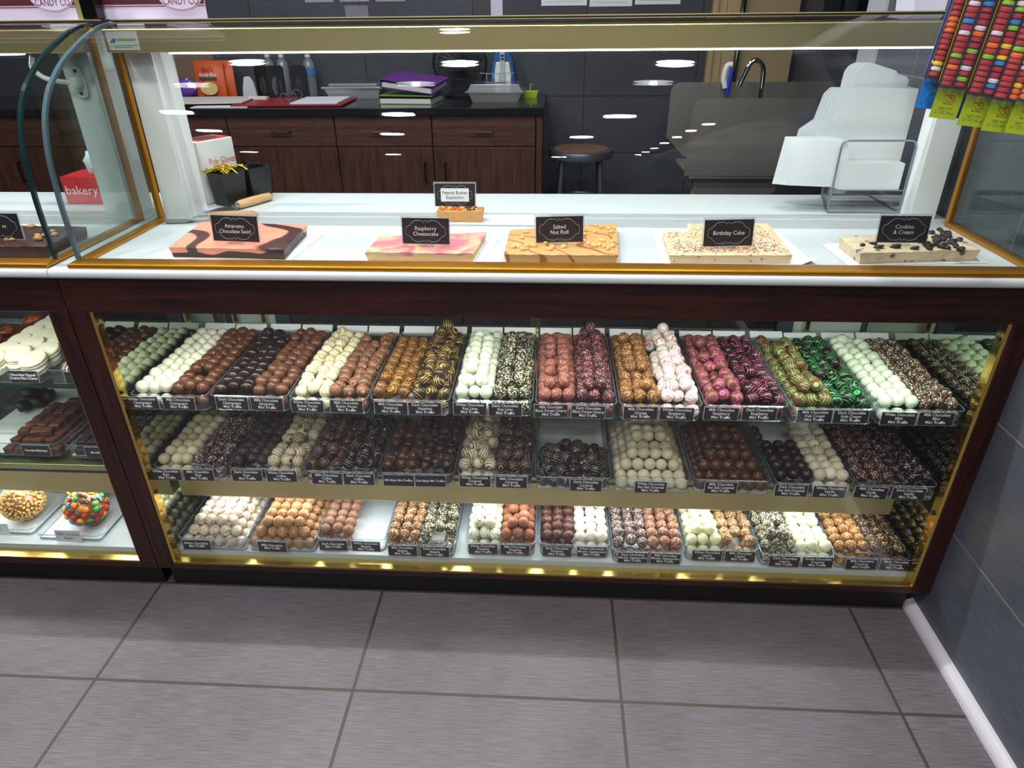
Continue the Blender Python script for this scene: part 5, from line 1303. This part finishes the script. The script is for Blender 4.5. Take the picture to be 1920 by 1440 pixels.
# papers and strips on the back wall
def wall_sheet(x0, x1, z0, z1, mat, label, name='wall_notice', y=2.8485, lines=0):
    o = solo(name, MB().box(x0,x1,y-0.0015,y,z0,z1), mat, label, 'notice')
    if lines:
        m = MB()
        for k in range(lines): m.box(x0+0.02,x1-0.03-0.03*(k%2),y-0.0022,y-0.0016,z0+0.018+k*0.012,z0+0.0195+k*0.012)
        part('print_lines', m, plain('print_grey', (140,136,150), 0.7), o)
GREYP = plain('grey_notice', (150,150,154), 0.7)
wall_sheet(-0.335,-0.18,1.412,1.5,GREYP,'grey notice strip highest above the bookends')
wall_sheet(-0.145,0.015,1.413,1.5,GREYP,'grey notice strip above the small clear bag')
wall_sheet(0.05,0.21,1.412,1.5,GREYP,'grey notice strip nearest the tall white strip')
wall_sheet(-0.122,0.004,1.342,1.396,glass('crinkled_bag', (0.8,0.8,0.85), 4.0, 0.1, milk=0.4, milkcol=(190,190,205)),'small crinkled clear bag taped to the back wall',name='clear_bag')
wall_sheet(0.668,0.731,1.2,1.6,plain('strip_white', (206,206,222), 0.6),'tall white strip on the back wall above the vacuum')
wall_sheet(0.937,1.178,1.384,1.62,PAPER,'white form sheet with faint printed lines on the back wall',lines=5)
wall_sheet(1.192,1.415,1.378,1.62,PAPER,'white ruled sheet between the other two on the back wall',lines=3)
wall_sheet(1.43,1.666,1.385,1.62,PAPER,'curled white sheet nearest the tan door on the back wall',lines=2)
# stool
sl = thing('bar_stool', 'round stool with a tan seat and grey metal legs at the back wall', 'stool', (1.158,2.42,0))
GM = plain('stool_grey', (110,112,122), 0.35, 0.7)
part('seat', MB().lathe([(0.0,0.728),(0.14,0.728),(0.14,0.733),(0.0,0.735)], 36), plain('tan_seat', (120,84,64), 0.6, var=0.15), sl, world=False)
part('seat_rim', MB().lathe([(0.141,0.69),(0.165,0.692),(0.168,0.715),(0.163,0.73),(0.141,0.732)], 36, closed=True), GM, sl, world=False, smooth=True)
for a in (PI/4,3*PI/4,5*PI/4,7*PI/4): part('leg', MB().tube([(0.135*math.cos(a),0.135*math.sin(a),0.7),(0.19*math.cos(a),0.19*math.sin(a),0.0)], 0.012, 10), GM, sl, world=False, smooth=True)
part('foot_ring', MB().tube([(0.158*math.cos(2*PI*k/32),0.158*math.sin(2*PI*k/32),0.47) for k in range(32)], 0.007, 8, True), GM, sl, world=False, smooth=True)
part('foot_ring', MB().tube([(0.178*math.cos(2*PI*k/32),0.178*math.sin(2*PI*k/32),0.22) for k in range(32)], 0.007, 8, True), GM, sl, world=False, smooth=True)
# hand sink with two steel side guards
SS = plain('dull_steel', (150,146,140), 0.42, 0.75, bump=0.05, bscale=8)
sk = thing('hand_sink', 'steel wall sink with two round cornered side guards', 'sink', (1.95,1.95,0.0))
def guard(x0, x1, z0, z1, y, r=0.045, cut=0.0):
    pts = [(x1,z0),(x1,z1)] + [(x0+r-r*math.sin(a), z1-r+r*math.cos(a)) for a in [PI/2*k/8 for k in range(9)]] + ([(x0,z0+cut),(x0+cut,z0)] if cut else [(x0-0.005,z0)])
    return MB().prism(pts, 'y', y, y+0.004)
part('side_guard', guard(1.582,2.298,0.732,1.04,1.75), SS, sk); part('side_guard', guard(1.55,2.298,0.74,1.067,2.15,0.045,0.09), SS, sk)
part('basin', MB().box(1.6,2.298,1.756,2.148,0.715,0.731).prism([(1.63,0.655),(1.66,0.64),(1.96,0.64),(1.99,0.655),(1.99,0.7145),(1.63,0.7145)], 'y', 1.79, 2.1), SS, sk, bevel=0.006, seg=3)
part('backsplash', MB().box(2.285,2.2985,1.756,2.148,0.732,1.05), SS, sk)
part('drain_pipe', MB().tube([(1.82,1.95,0.6401),(1.82,1.95,0.45),(1.9,1.95,0.4),(2.298,1.95,0.4)], 0.02, 12), CHROME, sk)
fa = part('faucet', MB().tube(catmull([(1.903,1.95,0.7315),(1.903,1.95,1.0),(1.9,1.95,1.12),(1.885,1.95,1.155),(1.86,1.95,1.168),(1.838,1.95,1.152),(1.825,1.95,1.12),(1.812,1.95,1.085)], 5), 0.011, 12), CHROME, sk, smooth=True)
part('spout_tip', MB().tube([(1.812,1.95,1.0845),(1.805,1.95,1.066)], 0.0135, 12), CHROME, fa)
so = thing('soap_bottle', 'small squat bottle with a dark label on the sink ledge', 'bottle', (1.96,1.98,0.7315))
part('bottle_body', MB().lathe([(0.0,0),(0.03,0),(0.033,0.02),(0.033,0.25),(0.02,0.285),(0.0,0.285)], 20), CLR, so, world=False, smooth=True); part('label', MB().lathe([(0.0335,0.22),(0.0335,0.255)], 20), plain('navy_label', (52,48,92), 0.5), so, world=False)
br = thing('dish_brush', 'white and blue dish brush hanging on the sink guard', 'brush', (1.79,2.128,1.045))
part('brush_head', MB().tube(catmull([(0.0,0,0.0),(-0.012,0,0.04),(-0.004,0,0.09),(0.018,0,0.095)], 4), 0.013, 10), WPLAST, br, world=False, smooth=True); part('brush_handle', MB().tube([(0.02,-0.004,0.08),(0.012,-0.006,0.02),(0.01,-0.006,-0.03)], 0.009, 10), plain('brush_blue', (30,60,190), 0.35), br, world=False, smooth=True)
solo('chrome_pipe', MB().tube([(1.985,2.79,0.0),(1.985,2.79,2.1)], 0.011, 10), CHROME, 'slim chrome pipe running down the back wall beside the tan door', 'pipe')
# paper towel dispenser on the alcove wall
dp = thing('towel_dispenser', 'glossy black paper towel dispenser on the wall above the sink', 'dispenser', (2.14,1.5,1.045))
DB = plain('dispenser_black', (12,12,18), 0.35, 0, 0.3)
part('shell', MB().prism([(0.158,0.0),(0.03,0.0),(-0.02,0.025),(-0.07,0.075),(-0.1,0.12),(-0.14,0.2),(-0.15,0.4),(0.158,0.4)], 'y', -0.15, 0.15), DB, dp, world=False, bevel=0.012, seg=3)
part('front_window', MB().prism([(-0.06,0.07),(-0.145,0.2),(-0.156,0.38),(-0.151,0.38),(-0.138,0.2),(-0.056,0.075)], 'y', -0.05, 0.12), plain('smoked_panel', (10,10,14), 0.05), dp, world=False)
lettering('LIBERTY', 0.017, INK, dp, Matrix.Translation((-0.05,-0.1512,0.165)) @ FACE, sx=0.6)
pt = MB().prism([(-0.115,0.012),(-0.13,0.02),(-0.135,-0.03),(-0.06,-0.075),(0.0,-0.06),(0.02,0.0)], 'y', -0.1, -0.097)
part('paper_towel', pt, PAPER, dp, world=False)

# ------------------------------------------------------------------ candy bead packs hanging at the side wall
LIME = plain('lime_card', (150,168,30), 0.4); BLUEC = plain('blue_card', (30,124,214), 0.4)
BLIST = glass('blister', (0.97,0.97,0.97), 1.5, 0.05, milk=0.03)
BC = [(246,206,40),(240,112,36),(34,136,206),(188,52,58),(226,216,222),(140,196,48),(176,44,60)]
bead = []
for j, c in enumerate(BC):
    me = MB().lathe([(0.0,-0.0031),(0.0048,-0.0031),(0.0068,-0.0016),(0.0068,0.0016),(0.0048,0.0031),(0.0,0.0031)], 14).mesh('candy_bead', smooth=True); me.materials.append(plain('bead_%s' % 'abcdefg'[j], c, 0.35)); bead.append(me)
IK = plain('pack_ink', (96,84,30), 0.6)
rail = thing('peg_hook', 'metal peg hook from the side wall that holds the candy packs', 'hook', (1.955,-0.2,1.5))
part('rod', MB().tube([(0.0,0,0),(-0.45,0,0.0),(-0.46,0,0.012)], 0.0035, 8), CHROME, rail, world=False); part('wall_plate', MB().box(-0.004,0.0015,-0.03,0.03,-0.04,0.04), CHROME, rail, world=False)
def pack(x, y, zb, yaw, tilt, label, cardmat, beads=True, n=60, ztop=1.505):
    t = thing('candy_pack', label, 'candy pack', (x, y, zb), yaw, 'hanging candy bead packs'); t.rotation_euler = (0, tilt, yaw)
    H = ztop-zb
    part('backing_card', MB().prism([(-0.017,0.0),(0.017,0.0),(0.017,0.034),(0.026,0.05),(0.026,H),(-0.02,H),(-0.02,0.05),(-0.017,0.034)], 'y', 0.0, 0.0012), cardmat, t, world=False)
    if not beads: return t
    part('shade_panel', MB().box(-0.019,0.0165,-0.0006,-0.0001,0.04,H-0.012), plain('maroon_shade', (96,24,34), 0.4), t, world=False)  # maroon sheet added as colour for rear beads and deep shadow behind the strands
    part('blister', MB().prism([(-0.018,-0.0007),(-0.018,-0.011),(-0.012,-0.0165),(0.010,-0.0165),(0.016,-0.011),(0.016,-0.0007)], 'z', 0.036, H-0.015), BLIST, t, world=False)
    last = 0
    for col in (0,1):
        for k in range(n//2):
            z = 0.046 + k*0.0069
            if z > H-0.03: break
            if random.random() < 0.75: last = random.randrange(7)
            b = [3,6,1,3][random.randrange(4)] if col == 0 and random.random() < 0.7 else last
            place('candy_bead', bead[b], (-0.0095+0.016*col, -0.0085, z), (random.uniform(-0.12,0.12),0.08,0), parent=t)
    lettering('NET WT\n2.1 OZ (60 g)', 0.0052, IK, t, Matrix.Translation((0.0,-0.0003,0.0105)) @ FACE, sx=0.85)
    part('print_emblem', MB().tube([(-0.005,-0.0005,0.02),(0.006,-0.0005,0.02),(0.006,-0.0005,0.031),(-0.005,-0.0005,0.031)], 0.0006, 4, True).tube([(0.0005+0.0028*math.cos(2*PI*k/12),-0.0005,0.0255+0.0032*math.sin(2*PI*k/12)) for k in range(12)], 0.0005, 4, True), plain('emblem_ink', (150,96,40), 0.6), t, world=False)
    return t
LB = ['lime green candy bead pack hanging nearest the case','lime green candy bead pack second from the case','lime green candy bead pack third from the case','lime green candy bead pack lowest in front','lime green candy bead pack hanging closest to the side wall','lime green candy bead pack showing only its edge by the wall']
for i, (x, y, z, yw) in enumerate(((1.562,-0.2,1.2165,-0.42),(1.590,-0.225,1.2095,-0.45),(1.612,-0.248,1.2055,-0.48),(1.629,-0.272,1.206,-0.45),(1.653,-0.292,1.206,-0.5),(1.678,-0.312,1.2055,-0.5))):
    pack(x, y, z, yw, 0.07, LB[i], LIME)
pack(1.556, -0.165, 1.2255, -0.2, 0.09, 'blue candy pack behind the first green one', BLUEC, True)
pack(1.594, -0.155, 1.212, -0.2, 0.07, 'blue candy pack low behind the green packs', BLUEC, False)
